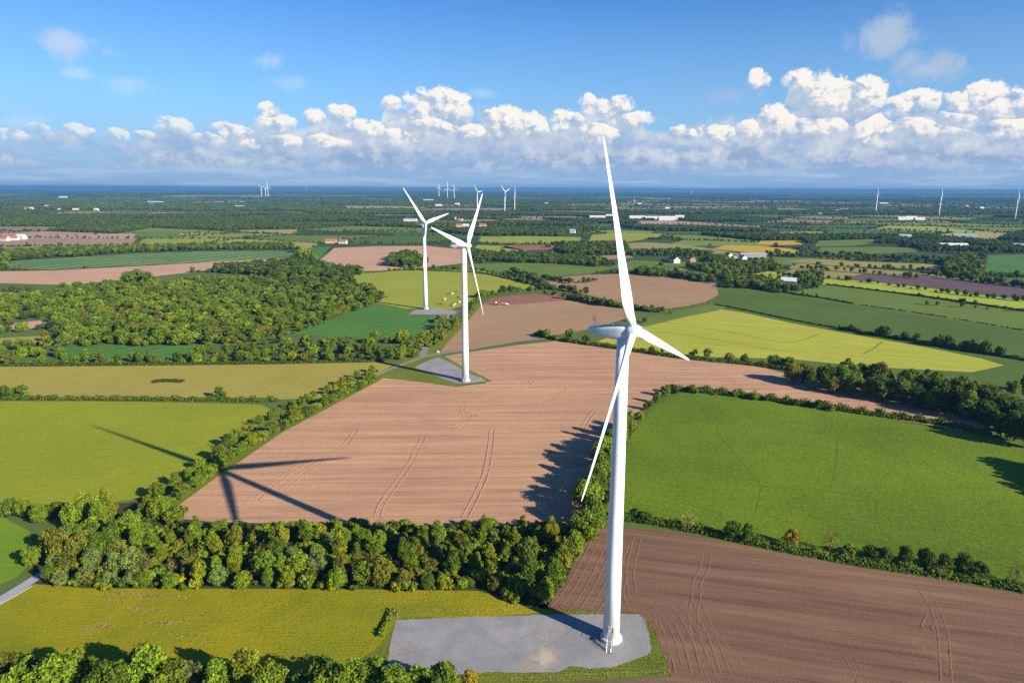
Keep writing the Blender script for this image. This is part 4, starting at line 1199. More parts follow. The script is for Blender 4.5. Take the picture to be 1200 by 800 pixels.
def mosaic(y0, y1, cw, ch, rot, wood_p, near):
    """cells of about cw x ch metres between the distances y0 and y1"""
    ca, sa = math.cos(rot), math.sin(rot)
    ext = 0.95*y1+cw*2
    nx = int(2*ext/cw)+2; ny = int((y1*1.3)/ch)+4
    G = {}

    def vert(i, j):
        if (i, j) not in G:
            u = -ext+i*cw+RNG.uniform(-.32, .32)*cw+(0.5*cw if j % 2 else 0); v = -0.15*y1+j*ch+RNG.uniform(-.28, .28)*ch
            G[(i, j)] = (u*ca-v*sa, u*sa+v*ca)
        return G[(i, j)]
    for i in range(nx):
        for j in range(ny):
            q = [vert(i, j), vert(i+1, j), vert(i+1, j+1), vert(i, j+1)]
            mx = sum(p[0] for p in q)/4; my = sum(p[1] for p in q)/4
            if not (y0 <= my < y1) or abs(mx) > 0.86*my+cw*1.5: continue
            wn = vnoise(mx, my, 5*cw, 3)*0.6+RNG.random()*0.4
            if wn < wood_p: tp = 'wood'
            else: tp = pick({'pasture': 4, 'crop': 4, 'straw': 1.8, 'soil': 1.6, 'dark': 2.0, 'lime': .8})
            if near and on_field((mx, my)): tp = 'dark'
            b = len(MV); MV.extend((p[0], p[1], 0.0) for p in q); MF.append((b, b+1, b+2, b+3))
            v = RNG.uniform(.8, 1.2); MC.append(tuple(c*v for c in FAR_C[tp]))
            if tp == 'wood':
                poly = q
                if near: sp, key, s = 9.5, 'far', 1.05
                elif y1 < 9000: sp, key, s = 30.0, 'clump', 1.0
                else: sp, key, s = 95.0, 'clump', 2.8
                for p in inside_pts(poly, sp):
                    if near and on_field(p): continue
                    far.add(p[0], p[1], key, s*RNG.uniform(0.8, 1.25), far_tint(), sz=min(s, 1.25))
            for a, c in ((q[0], q[1]), (q[0], q[3])):
                r = RNG.random()
                L = math.hypot(c[0]-a[0], c[1]-a[1])
                if near: sp, key, s = (7.0 if r < .45 else 12.0 if r < .8 else 34.0), 'far', 0.62
                elif y1 < 9000: sp, key, s = (26.0 if r < .6 else 60.0), 'clump', 0.62
                else: sp, key, s = (95.0 if r < .6 else 200), 'clump', 1.5
                for k in range(int(L/sp)):
                    f = (k+RNG.uniform(.1, .9))/max(1, int(L/sp))
                    p = (a[0]+(c[0]-a[0])*f+jit(sp*.15), a[1]+(c[1]-a[1])*f+jit(sp*.15))
                    if near and on_field(p): continue
                    far.add(p[0], p[1], key, s*RNG.uniform(0.6, 1.35), far_tint(), sz=(0.55 if near else 0.62)*(RNG.uniform(.6, 1.1) if RNG.random() < .75 else RNG.uniform(1.1, 1.6)))


mosaic(930, 3300, 230, 190, R(-7), 0.36, True)
mosaic(3300, 8000, 460, 480, R(5), 0.38, False)
mosaic(8000, 26000, 1300, 1700, R(-4), 0.36, False)


def far_mat():
    m, t, b, out = mat('far farmland')
    a = t.new('ShaderNodeAttribute', attribute_name='tone'); geo = t.new('ShaderNodeNewGeometry')
    n = t.noise(geo.outputs['Position'], 0.03, 5, 0.65); n2 = t.noise(t.vmath('MULTIPLY', geo.outputs['Position'], (0.2, 1, 1)), 0.05, 3, 0.6)
    c = t.mix(1.0, a.outputs['Color'], t.mix(t.math('ADD', t.math('MULTIPLY', n, 0.6), t.math('MULTIPLY', n2, 0.4)), (0.62, 0.66, 0.6), (1.35, 1.3, 1.25)), 'MULTIPLY')
    t.put(b.inputs['Base Color'], c); b.inputs['Roughness'].default_value = 0.95; b.inputs['Specular IOR Level'].default_value = 0.05
    return m


fm = link('farmland', mesh_np('farmland', MV, np.array(MF), attr={'tone': ('FACE', np.array(MC))}), far_mat())
fm['kind'] = 'structure'

# tree lines and copses of the middle distance, placed where the photograph has them
midl = Bag('mid', 'bush', 'bare', 'far')


def row(pts, st, s0, dark=0.6, key=None, spread=2.0):
    last = None
    for p in polyline(pts, 2.0):
        if last is not None and (p-last).length < st*RNG.choice([.35, .6, .9, 1.3, 2.4]): continue
        last = p
        tn = TINT['dark green'] if RNG.random() < dark else wood_tint()
        midl.add(p.x+jit(spread), p.y+jit(spread), key or pick({'mid': 5, 'bush': 1.6, 'bare': .5}), s0*RNG.uniform(0.6, 1.3), tn)


def copse(pts, sp, s0, dark=0.5):
    for p in inside_pts(gpoly(pts), sp):
        tn = TINT['dark green'] if RNG.random() < dark else wood_tint()
        midl.add(p[0], p[1], 'mid', s0*RNG.uniform(0.7, 1.25), tn)


row([(630, 394), (660, 400), (690, 404)], 5.5, .72, .3)
row([(720, 408), (760, 413.5), (820, 421), (880, 427)], 13, .6, .3)
for x, y, s in ((668, 398, .9), (829, 420, .8), (872, 426, .75), (810, 419, .5), (906, 430, .95), (914, 431, 1.0), (924, 433, .95), (742, 377, .55), (756, 378, .6), (786, 368, .4)):
    p = at(x, y); midl.add(p.x, p.y, 'mid', s, TINT['mid green'])
row([(800, 458), (900, 470), (1000, 484), (1100, 498)], 10, .5, .4)
row([(985, 386), (1050, 397), (1100, 405), (1175, 418)], 7.5, .72, .6)
row([(1025, 392), (1045, 396)], 7, .9, .5); row([(1090, 404), (1165, 416)], 6, .95, .6)
row([(905, 341), (960, 349)], 16, .6, .6); row([(1085, 357), (1200, 366)], 14, .6, .6); row([(1060, 345), (1130, 355), (1210, 367)], 10, .5, .7)
row([(850, 330), (880, 337), (905, 342), (925, 345)], 7, .8, .55)
row([(664, 350), (700, 357), (730, 361)], 5.5, .8, .35); row([(732, 361), (764, 366), (780, 366)], 9, .7, .35)
row([(558, 349), (600, 343), (650, 339), (676, 343), (690, 346)], 5.5, .82, .35)
row([(490, 313), (560, 318), (600, 327), (628, 335), (655, 342)], 8, .62, .55)
row([(470, 316), (430, 321), (404, 324)], 9, .5, .5)
copse([(456, 312), (460, 302), (480, 300), (500, 309), (490, 315)], 8, 1.35, .75)
copse([(350, 306), (354, 303), (364, 303), (368, 306), (360, 308)], 6, 1.7, .2); row([(475, 317), (486, 317)], 6, .8, .3)
copse([(556, 305), (560, 300), (620, 300), (700, 303), (720, 309), (700, 313), (650, 309), (600, 308)], 8, .8, .65)
row([(606, 322), (640, 327), (670, 332), (700, 330)], 7, .8, .6); row([(600, 318), (616, 325), (640, 336)], 6.5, .85, .6)
row([(700, 321), (760, 321), (838, 331)], 9, .7, .6)
copse([(742, 322), (748, 317), (780, 320), (812, 325), (838, 330), (838, 334), (800, 327)], 7.5, 0.95, .5)
copse([(800, 308), (836, 303), (905, 308), (915, 318), (880, 322), (868, 330), (842, 330), (830, 322), (806, 316)], 9.5, 1.0, .45)
copse([(850, 338), (856, 332), (880, 329), (920, 331), (960, 333), (962, 338), (930, 344), (900, 340)], 8, .95, .45)
copse([(925, 333), (935, 324), (962, 322), (964, 331)], 7.5, 1.0, .3)
copse([(1104, 322), (1112, 306), (1140, 304), (1152, 318), (1148, 328)], 8, 1.2, .35)
row([(1080, 320), (1110, 326), (1200, 337), (1290, 350)], 9, .85, .6); row([(1140, 330), (1210, 338)], 9, 1.0, .5)
row([(985, 312), (1060, 316), (1110, 320)], 11, .75, .7); row([(930, 313), (985, 318), (1040, 323), (1080, 327)], 10, .75, .7)
row([(900, 322), (985, 328), (1060, 337), (1120, 345), (1200, 353)], 11, .7, .7)
row([(880, 300), (940, 302), (1000, 305), (1080, 308), (1110, 310)], 7, .95, .7); row([(900, 297), (1000, 301), (1090, 305)], 8, .95, .7)
row([(1155, 323), (1200, 324), (1290, 326)], 9, .7, .7); row([(1150, 297), (1200, 296), (1290, 296)], 8, .9, .6)
row([(0, 317), (100, 311), (200, 305), (300, 300.5), (340, 303)], 30, .35, .6, 'bush')
row([(-40, 318), (0, 315), (8, 312)], 7, 1.15, .4); copse([(-60, 312), (-60, 298), (60, 294), (140, 292), (250, 288.5), (340, 287), (345, 292), (250, 293), (150, 296), (60, 302), (10, 306)], 10, .95, .45)
row([(0, 342), (60, 345)], 8, .8, .3); row([(0, 377), (60, 371)], 8, .9, .4); row([(0, 391), (64, 384)], 9, .8, .4)
row([(548, 296), (600, 297), (640, 299), (700, 298), (745, 300)], 8, .8, .65); row([(640, 290), (700, 288), (735, 292)], 9, .8, .6)
row([(734, 298), (800, 299), (866, 304)], 10, .6, .6); row([(556, 286), (620, 287), (690, 286), (735, 284)], 9, .7, .6)
row([(640, 345), (668, 348), (690, 351)], 6, .5, .4)
row([(555, 358), (560, 352), (566, 349)], 5, .6, .3)
row([(-30, 465), (0, 466), (44, 467)], 6, .7, .3)
for x, y, s in ((257, 466, .75), (18, 466, .8), (262, 466.5, .5), (480, 313, .6)):
    p = at(x, y); midl.add(p.x, p.y, 'mid', s, TINT['mid green'])

wood.done('woodland', 'dense mixed wood of round green crowns left of the turbines', 'wood')
under.done('undergrowth', 'low green bushes filling the floor of the strip wood and lane banks', 'undergrowth')
midl.done('field_trees', 'dark rounded trees standing along the hedges of the middle fields', 'trees')
far.done('far_trees', 'dark woods and hedgerow trees of the plain out to the horizon', 'trees')

# ------------------------------------------------------------------ wind turbines
def paint_mat():
    m, t, b, out = mat('white paint')
    geo = t.new('ShaderNodeNewGeometry')
    st = t.noise(t.vmath('MULTIPLY', geo.outputs['Position'], (1.0, 1.0, 0.06)), 1.6, 4, 0.6)
    n = t.noise(geo.outputs['Position'], 0.35, 4, 0.6)
    f = t.math('ADD', t.math('MULTIPLY', st, 0.5), t.math('MULTIPLY', n, 0.5))
    t.put(b.inputs['Base Color'], t.mix(t.ramp(f, 0.35, 0.62), (0.70, 0.70, 0.69), (0.80, 0.80, 0.79)))
    b.inputs['Roughness'].default_value = 0.45; b.inputs['Specular IOR Level'].default_value = 0.35
    return m


m_white = paint_mat()
m_grey = plain('grey paint', (0.42, 0.44, 0.46), 0.5, 0.3, 0.05)
m_dark = plain('dark paint', (0.07, 0.08, 0.09), 0.5, 0.3, 0.05)
m_steel = plain('galvanised steel', (0.46, 0.48, 0.50), 0.42, 0.5, 0.08, 3.0, 0.6)
m_conc = plain('concrete', (0.62, 0.61, 0.58), 0.9, 0.2, 0.08, 2.0)


def lathe(bm, prof, seg=24, axis='Z'):
    rings = []
    for r, z in prof:
        rings.append([bm.verts.new((r*math.cos(2*math.pi*i/seg), r*math.sin(2*math.pi*i/seg), z)) for i in range(seg)])
    for a, b in zip(rings, rings[1:]):
        for i in range(seg): bm.faces.new((a[i], a[(i+1) % seg], b[(i+1) % seg], b[i]))
    bm.faces.new(rings[0][::-1]); bm.faces.new(rings[-1])
    return rings


def blade_mesh(Rr, pitch, detail=1):
    """blade along +z; x is the way it turns, -y is up wind; leading edge first"""
    st = [(0.9, 1.9, 1.0, 20), (2.2, 1.9, 1.0, 20), (4.2, 2.5, .62, 18), (7.0, 3.25, .36, 15), (9.0, 3.35, .30, 13), (13, 2.95, .26, 10), (18, 2.5, .23, 7), (24, 2.02, .21, 4.5), (30, 1.55, .19, 2.5),
          (36, 1.12, .18, 1.0), (40, .80, .18, 0), (42, .55, .18, 0), (43, .28, .2, 0)]
    if not detail: st = [st[i] for i in (0, 2, 4, 6, 8, 10, 12)]
    k = Rr/43.0
    n = 16 if detail else 8
    bm = bmesh.new(); rings = []
    for z, c, th, tw in st:
        b = pitch+R(tw); ring = []
        for i in range(n):
            a = 2*math.pi*i/n
            u = 0.5*math.cos(a); v = 0.5*math.sin(a)*th
            if th < 0.9:
                v *= (0.62+0.75*(u+0.5))*1.05          # blunt nose, thin tail
                u -= 0.18
            u *= c; v *= c
            bend = 0.0006*z*z*0.6
            ring.append(bm.verts.new((k*(u*math.cos(b)-v*math.sin(b)), k*(-u*math.sin(b)-v*math.cos(b))+bend, k*z)))
        rings.append(ring)
    for a, b in zip(rings, rings[1:]):
        for i in range(n): bm.faces.new((a[i], a[(i+1) % n], b[(i+1) % n], b[i]))
    bm.faces.new(rings[0][::-1]); bm.faces.new(rings[-1])
    return bm_mesh('blade', bm, True)


def nacelle_mesh(sc_=1.0, detail=1):
    """long housing behind the rotor along +y, z up; rotor centre at the origin"""
    bm = bmesh.new()
    secs = [(1.35, 1.35, -1.35, 1.25), (1.75, 1.48, -1.45, 1.36), (3.4, 1.52, -1.60, 1.46), (4.9, 1.50, -1.58, 1.50), (7.6, 1.36, -0.80, 1.54), (10.0, 1.10, -0.02, 1.54), (10.6, 0.95, 0.16, 1.45)]
    n = 40 if detail else 8
    rings = []
    for y, hw, lo, hi in secs:
        ring = []
        for i in range(n):
            a = 2*math.pi*i/n+math.pi/n
            ca, sa = math.cos(a), math.sin(a)
            e = 0.42
            X = hw*math.copysign(abs(ca)**e, ca); Z = (hi+lo)/2+(hi-lo)/2*math.copysign(abs(sa)**e, sa)
            ring.append(bm.verts.new((X*sc_, y*sc_, Z*sc_)))
        rings.append(ring)
    for a, b in zip(rings, rings[1:]):
        for i in range(n): bm.faces.new((a[i], a[(i+1) % n], b[(i+1) % n], b[i]))
    bm.faces.new(rings[0][::-1]); bm.faces.new(rings[-1])
    me = bm_mesh('nacelle', bm, True)
    me.set_sharp_from_angle(angle=R(38))
    return me


def hub_mesh(sc_=1.0, seg=20):
    bm = bmesh.new()
    # nose along -y: lathe in z then turned
    prof = [(1.30, -1.30), (1.62, -1.15), (1.68, -0.3), (1.60, 0.6), (1.35, 1.35), (0.95, 1.9), (0.45, 2.2), (0.12, 2.3)]
    lathe(bm, [(r*sc_, z*sc_) for r, z in prof], seg)
    bmesh.ops.rotate(bm, verts=bm.verts, cent=(0, 0, 0), matrix=Matrix.Rotation(R(90), 3, 'X'))
    return bm_mesh('hub', bm, True)


BLADES = {}


def turbine(base, H, Rr, psi, delta, label, group, pitch=R(8), tilt=R(7.7), cone=R(0.8), over=2.28, detail=1, rb=2.12, rt_=1.40):
    a = Vector((math.sin(psi), -math.cos(psi), 0)); p = Vector((math.cos(psi), math.sin(psi), 0)); z = Vector((0, 0, 1))
    ax = a*math.cos(tilt)+z*math.sin(tilt); ut = z*math.cos(tilt)-a*math.sin(tilt)
    root = empty('wind_turbine', (base[0], base[1], 0))
    tag(root, label, 'wind turbine', group)
    k = Rr/43.0
    hub = z*H+a*over*k
    bm = bmesh.new()
    top = H-1.6*k
    seg = 40 if detail else 10
    lathe(bm, [(rb+(rt_-rb)*f, 0.0+top*f) for f in (0, .25, .5, .75, 1)], seg)
    tw = link('tower', bm_mesh('tower', bm, True), m_white, root)
    if detail:
        for f in (0.30, 0.64):
            bm = bmesh.new(); r = rb+(rt_-rb)*f+0.025
            lathe(bm, [(r-.1, top*f-.10), (r, top*f-.08), (r, top*f+.08), (r-.1, top*f+.10)], seg)
            link('flange_ring', bm_mesh('flange_ring', bm, True), m_grey if False else m_white, tw)

    def frame(s, t_):
        m4 = Matrix((t_, -ax, s)).transposed().to_4x4(); return m4
    B = frame(ut, p); B.translation = hub
    nc = link('nacelle', nacelle_mesh(k, detail), m_white, root); nc.matrix_local = B
    hb = link('hub', hub_mesh(k, 24 if detail else 8), m_white, root); hb.matrix_local = B
    key = (round(Rr, 1), round(pitch, 3), detail)
    if key not in BLADES:
        BLADES[key] = blade_mesh(Rr, pitch, detail); BLADES[key].materials.append(m_white)
    for i in range(3):
        q = delta+i*2*math.pi/3
        s = (ut*math.cos(q)+p*math.sin(q))*math.cos(cone)+ax*math.sin(cone)
        t_ = p*math.cos(q)-ut*math.sin(q)
        nn = s.cross(t_).normalized()
        m4 = Matrix((t_, nn, s)).transposed().to_4x4(); m4.translation = hub
        bl = link('blade', BLADES[key], None, root); bl.matrix_local = m4
    if detail:
        # roof details ride on the nacelle: hatch, cooler, weather mast
        bm = bmesh.new(); box(bm, (0, 6.4, 1.58), (2.0, 2.6, 0.16)); box(bm, (0, 3.6, 1.52), (1.5, 1.5, 0.12))
        link('roof_hatch', bm_mesh('roof_hatch', bm), m_grey, nc)
        bm = bmesh.new()
        for sx in (-.55, .55): rod(bm, (sx, 9.3, 1.6), (sx*.6, 9.3, 3.5), .05)
        rod(bm, (-.75, 9.3, 3.4), (.75, 9.3, 3.4), .05); rod(bm, (-.5, 9.3, 2.5), (.5, 9.3, 2.5), .04)
        for sx in (-.75, .75): rod(bm, (sx, 9.3, 3.4), (sx, 9.3, 3.95), .04); rod(bm, (sx, 9.3, 3.95), (sx, 9.3, 4.1), .14)
        rod(bm, (0, 9.3, 3.4), (0, 8.0, 1.7), .04)
        link('weather_mast', bm_mesh('weather_mast', bm), m_grey, nc)
    return root


PSI = R(59.27)
T1 = at(716, 748); T2 = at(545.5, 446); T3 = at(499, 362)
near_t = turbine(T1, 80.3, 43.3, PSI, R(-9.13), 'nearest and largest white wind turbine, standing on the gravel pad in front', 'three near wind turbines')
T2o = turbine(T2, 80.0, 43.0, R(69.3), R(47.1), 'white wind turbine on the grey gravel kite at the far corner of the ploughed field', 'three near wind turbines')
T3o = turbine(T3, 80.2, 43.0, R(63.7), R(-40.7), 'white wind turbine by the light pasture with the grazing cows', 'three near wind turbines')


def base_parts(root, base, near=True):
    """foundation ring, door, landing and steps at the foot, facing the camera"""
    d = (Vector((0, 0, 0))-Vector((base.x, base.y, 0))).normalized()
    d = Matrix.Rotation(R(-5), 3, 'Z') @ d
    s = Vector((-d.y, d.x, 0)); u = Vector((0, 0, 1))
    m4 = Matrix((s, d, u)).transposed().to_4x4()     # x sideways, y outwards, z up
    bm = bmesh.new(); lathe(bm, [(2.78, 0.0), (2.78, 0.85), (2.70, 0.95), (2.16, 0.96)], 40)
    link('foundation_ring', bm_mesh('foundation_ring', bm, False), m_conc, root)
    bm = bmesh.new(); box(bm, (0, 2.10, 3.55), (1.05, 0.16, 2.3)); box(bm, (0, 2.13, 4.78), (1.3, .5, .12))
    dr = link('door', bm_mesh('door', bm), m_grey, root); dr.matrix_local = m4
    bm = bmesh.new()
    for sx in (-.6, .6): box(bm, (sx, 2.13, 3.58), (.12, .22, 2.42))
    f_ = link('frame', bm_mesh('frame', bm), m_dark, dr)
    bm = bmesh.new(); box(bm, (.36, 2.20, 3.45), (.06, .06, .3)); link('handle', bm_mesh('handle', bm), m_dark, dr)
    bm = bmesh.new(); box(bm, (0, 2.95, 2.30), (1.5, 1.5, .10))
    for sx in (-.7, .7):
        for yy in (2.95, 3.62): rod(bm, (sx, yy, 0.0), (sx, yy, 2.25), .06)
    ld = link('landing', bm_mesh('landing', bm), m_steel, root); ld.matrix_local = m4
    bm = bmesh.new()
    n = 10
    for i in range(n):
        f = (i+.5)/n
        box(bm, (0, 3.75+f*1.9, 2.25-f*2.25), (1.0, .24, .05))
    for sx in (-.53, .53): rod(bm, (sx, 3.70, 2.30), (sx, 5.65, 0.02), .07)
    box(bm, (0, 5.75, 0.06), (1.5, .55, .12))
    stp = link('stairs', bm_mesh('stairs', bm), m_steel, root); stp.matrix_local = m4
    for sx in (-.62, .62):
        bm = bmesh.new()
        P = [(sx, 2.3, 3.4), (sx, 3.70, 3.4), (sx, 5.65, 1.1)]
        for a_, b_ in zip(P, P[1:]): rod(bm, a_, b_, .04)
        for q in ((sx, 2.4, 2.3), (sx, 3.66, 2.3), (sx, 4.65, 1.15), (sx, 5.6, .05)): rod(bm, q, (q[0], q[1], q[2]+1.1), .035)
        rod(bm, (sx, 3.7, 2.85), (sx, 5.65, .55), .03)
        h_ = link('handrail', bm_mesh('handrail', bm), m_grey, root); h_.matrix_local = m4


base_parts(near_t, T1); base_parts(T2o, T2); base_parts(T3o, T3)


def far_turbine(bx, by, hy, tip, psi, delta, label, group, slim=1.0):
    b = at(bx, by); d = b.y
    H = CAM_H-(CAM_H-at(bx, by).z)*0+0  # set below
    # height that puts the hub on its row
    lo, hi = 20.0, 400.0
    for _ in range(40):
        mid_ = (lo+hi)/2
        if px((b.x, b.y, mid_))[1] > hy: lo = mid_
        else: hi = mid_
    H = (lo+hi)/2
    Rr = tip*d/F*0.97
    return turbine((b.x, b.y), H, Rr, psi, delta, label, group, detail=0, over=3.5, rb=2.4*slim*H/90, rt_=1.7*slim*H/90)


gp = 'wind turbines far out on the plain'
far_turbine(559.4, 250, 225.3, 11.5, R(60), R(-38), 'far white turbine with two blades raised, left of the pair behind the second turbine', gp)
far_turbine(591.5, 249.5, 225, 12.5, R(60), R(-50), 'far white turbine with a V of raised blades, middle one of three', gp)
far_turbine(603.1, 247, 226.5, 9.5, R(76), R(2), 'slim far turbine seen almost edge on, rightmost of three right of the second turbine', gp)
far_turbine(514.4, 231.5, 219.3, 5.0, R(45), R(25), 'leftmost of the three tiny turbines on the horizon above the third turbine', gp, 1.5)
far_turbine(524.4, 233, 220.6, 8.0, R(45), R(2), 'middle one of the three tiny turbines on the horizon above the third turbine', gp, 1.5)
far_turbine(532.4, 233.5, 220.6, 6.5, R(45), R(-12), 'rightmost of the three tiny turbines on the horizon above the third turbine', gp, 1.5)
far_turbine(306.8, 231, 219.2, 5.0, R(35), R(-50), 'leftmost of the tight trio of tiny turbines on the left horizon', gp, 1.4)
far_turbine(311.4, 231, 219.6, 5.0, R(40), R(40), 'middle one of the tight trio of tiny turbines on the left horizon', gp, 1.4)
far_turbine(314.4, 231, 219.0, 6.2, R(40), R(-5), 'rightmost of the tight trio of tiny turbines on the left horizon', gp, 1.4)
far_turbine(358.8, 224.6, 219.6, 2.6, R(40), R(0), 'lone tiny turbine on the horizon right of the left trio', gp, 1.8)
far_turbine(810, 228.8, 224.0, 2.8, R(40), R(10), 'lone tiny turbine on the horizon right of the nearest blade', gp, 1.8)
far_turbine(1025.9, 250, 226.6, 8.5, R(65), R(3), 'leftmost of the three slim turbines on the right horizon', gp, 1.1)
far_turbine(1100.1, 252.5, 229.3, 12, R(60.5), R(2), 'middle one of the three slim turbines on the right horizon', gp, 1.1)
far_turbine(1189.3, 256.5, 232.5, 13.5, R(56), R(-1), 'rightmost of the three slim turbines, at the right edge', gp, 1.1)

# ------------------------------------------------------------------ buildings
MB_ = {'red tile': plain('red tile', (0.42, 0.13, 0.075), 0.85, 0.1, 0.15, 0.8), 'dark slate': plain('dark slate', (0.10, 0.11, 0.13), 0.7, 0.3, 0.1, 0.8),
       'grey sheet': plain('grey sheet', (0.33, 0.36, 0.40), 0.6, 0.3, 0.1, 0.4), 'white sheet': plain('white sheet', (0.66, 0.66, 0.66), 0.6, 0.3, 0.04, 0.3),
       'white wall': plain('white wall', (0.60, 0.58, 0.54), 0.9, 0.1, 0.05, 0.5), 'tan wall': plain('tan wall', (0.52, 0.40, 0.28), 0.9, 0.1, 0.1, 0.5),
       'grey wall': plain('grey wall', (0.36, 0.37, 0.38), 0.9, 0.1, 0.1, 0.5)}
m_pane = plain('window glass', (0.05, 0.06, 0.08), 0.15, 0.5, 0.05)
for q, (w, l, h), turn, rf, wl, lab in HOUSES:
    p = at(*q)
    big = l >= 34
    e = empty('warehouse' if big and 'white sheet' == rf else 'barn' if ('barn' in lab or 'shed' in lab) else 'house', (p.x, p.y, 0), R(turn))
    tag(e, lab, 'building', 'buildings on the plain')
    rise = 0.18*w if big else 0.42*w
    # gabled walls, ridge along y
    bm = bmesh.new()
    pr = [(-w/2, 0), (w/2, 0), (w/2, h), (0, h+rise), (-w/2, h)]
    A_ = [bm.verts.new((x, -l/2, z_)) for x, z_ in pr]; B_ = [bm.verts.new((x, l/2, z_)) for x, z_ in pr]
    bm.faces.new(A_); bm.faces.new(B_[::-1])
    for i in range(5): bm.faces.new((A_[i], B_[i], B_[(i+1) % 5], A_[(i+1) % 5]))
    link('wall', bm_mesh('wall', bm), MB_[wl], e)
    bm = bmesh.new()
    for sx in (-1, 1):
        ov = 0.4; th = 0.18
        x1 = sx*(w/2+ov); z1 = h-rise*ov/(w/2)
        vs_b = [(0, -l/2-ov, h+rise+.03), (x1, -l/2-ov, z1+.03), (x1, l/2+ov, z1+.03), (0, l/2+ov, h+rise+.03)]
        lo_ = [bm.verts.new(v) for v in vs_b]; hi_ = [bm.verts.new((v[0], v[1], v[2]+th)) for v in vs_b]
        bm.faces.new(lo_); bm.faces.new(hi_[::-1])
        for i in range(4): bm.faces.new((lo_[i], lo_[(i+1) % 4], hi_[(i+1) % 4], hi_[i]))
    roof = link('roof', bm_mesh('roof', bm), MB_[rf], e)
    if p.y < 2200:
        if rf in ('red tile', 'dark slate'):
            bm = bmesh.new(); box(bm, (0, l/2-1.4, h+rise+.6), (.7, .9, 1.6)); link('chimney', bm_mesh('chimney', bm), MB_['tan wall'], roof)
        nwin = max(2, int(l/5))
        for sx in (-1, 1):
            for i in range(nwin):
                bm = bmesh.new(); box(bm, (sx*(w/2+.02), -l/2+l*(i+.5)/nwin, h*0.5), (.08, 1.2, 1.5)); link('window', bm_mesh('window', bm), m_pane, e)

# tiny houses of the far villages: nothing tells them apart
VIL = [((150, 240), 7), ((60, 247), 4), ((640, 242), 5), ((740, 237), 5), ((960, 250), 6), ((1150, 245), 4), ((545, 256), 6)]
tiny = {}
for (vx, vy), n in VIL:
    for i in range(n):
        q = at(vx+RNG.normal()*26, vy+RNG.normal()*1.6)
        if q.y < 1500 or q.y > 9000: continue
        red = RNG.random() < .45
        if red not in tiny:
            bm = bmesh.new()
            pr = [(-5, 0), (5, 0), (5, 5.5), (0, 9), (-5, 5.5)]
            A_ = [bm.verts.new((x, -9, z_)) for x, z_ in pr]; B_ = [bm.verts.new((x, 9, z_)) for x, z_ in pr]
            bm.faces.new(A_); bm.faces.new(B_[::-1])
            for k in range(5): bm.faces.new((A_[k], B_[k], B_[(k+1) % 5], A_[(k+1) % 5])).material_index = 1 if k in (2, 3) else 0
            me = bm_mesh('house', bm); me.materials.append(MB_['white wall']); me.materials.append(MB_['red tile' if red else 'grey sheet']); tiny[red] = me
        o = bpy.data.objects.new('house', tiny[red]); COL.objects.link(o); o.location = (q.x, q.y, 0)
        k = RNG.uniform(.75, 1.1)*(1.0 if q.y < 3500 else 1.35); o.scale = (k, k*RNG.uniform(.8, 1.6), k); o.rotation_euler = (0, 0, RNG.uniform(0.9, 2.2))
        tag(o, 'tiny red-roofed house among the trees of the far plain' if red else 'tiny grey-roofed white house among the trees of the far plain', 'house', 'tiny red-roofed houses of the far plain' if red else 'tiny grey-roofed houses of the far plain')

# ------------------------------------------------------------------ cows, tractor and drill
m_cowW = plain('white hide', (0.75, 0.70, 0.62), 0.9, 0.1, 0.05); m_cowB = plain('brown hide', (0.30, 0.13, 0.06), 0.9, 0.1, 0.1); m_cowK = plain('dark hide', (0.05, 0.04, 0.035), 0.9, 0.1, 0.1)


def cow_mesh(graze):
    J = [(-1.0, 0, 1.18), (-.5, 0, 1.12), (0, 0, 1.08), (.55, 0, 1.15), (.95, 0, 1.22)]      # spine, tail to shoulder
    hd = [(1.35, 0, .75), (1.62, 0, .28)] if graze else [(1.35, 0, 1.45), (1.72, 0, 1.38)]
    V = J+hd; E_ = [(0, 1), (1, 2), (2, 3), (3, 4), (4, 5), (5, 6)]
    rad = [.30, .38, .42, .40, .32, .18, .13]
    for k, (sp, sx) in enumerate(((0, .22), (0, -.22), (3, .22), (3, -.22))):
        x0 = V[sp][0]; b = len(V); hind = sp == 0
        V += [(x0+(.06 if hind else .02), sx, .78), (x0+(-.12 if hind else .04), sx, .42), (x0+(-.06 if hind else .02), sx, .03)]
        rad += [.17 if hind else .13, .085, .075]
        E_ += [(sp, b), (b, b+1), (b+1, b+2)]
    b = len(V); V += [(-1.28, 0, .95), (-1.30, 0, .5)]; rad += [.05, .05]; E_ += [(0, b), (b, b+1)]
    b = len(V); V += [(hd[0][0]+.08, .22, hd[0][2]+.06), (hd[0][0]+.08, -.22, hd[0][2]+.06)]; rad += [.05, .05]; E_ += [(5, b), (5, b+1)]
    me = bpy.data.meshes.new('cow'); me.from_pydata(V, E_, [])
    o = bpy.data.objects.new('cow', me); COL.objects.link(o)
    md = o.modifiers.new('skin', 'SKIN'); md.use_smooth_shade = True
    for i, v in enumerate(me.skin_vertices[0].data): v.radius = (rad[i], rad[i]); v.use_root = (i == 2)
    o.modifiers.new('sub', 'SUBSURF').levels = 1
    dg = bpy.context.evaluated_depsgraph_get(); dg.update()
    m2 = bpy.data.meshes.new_from_object(o.evaluated_get(dg))
    bpy.data.objects.remove(o)
    return m2


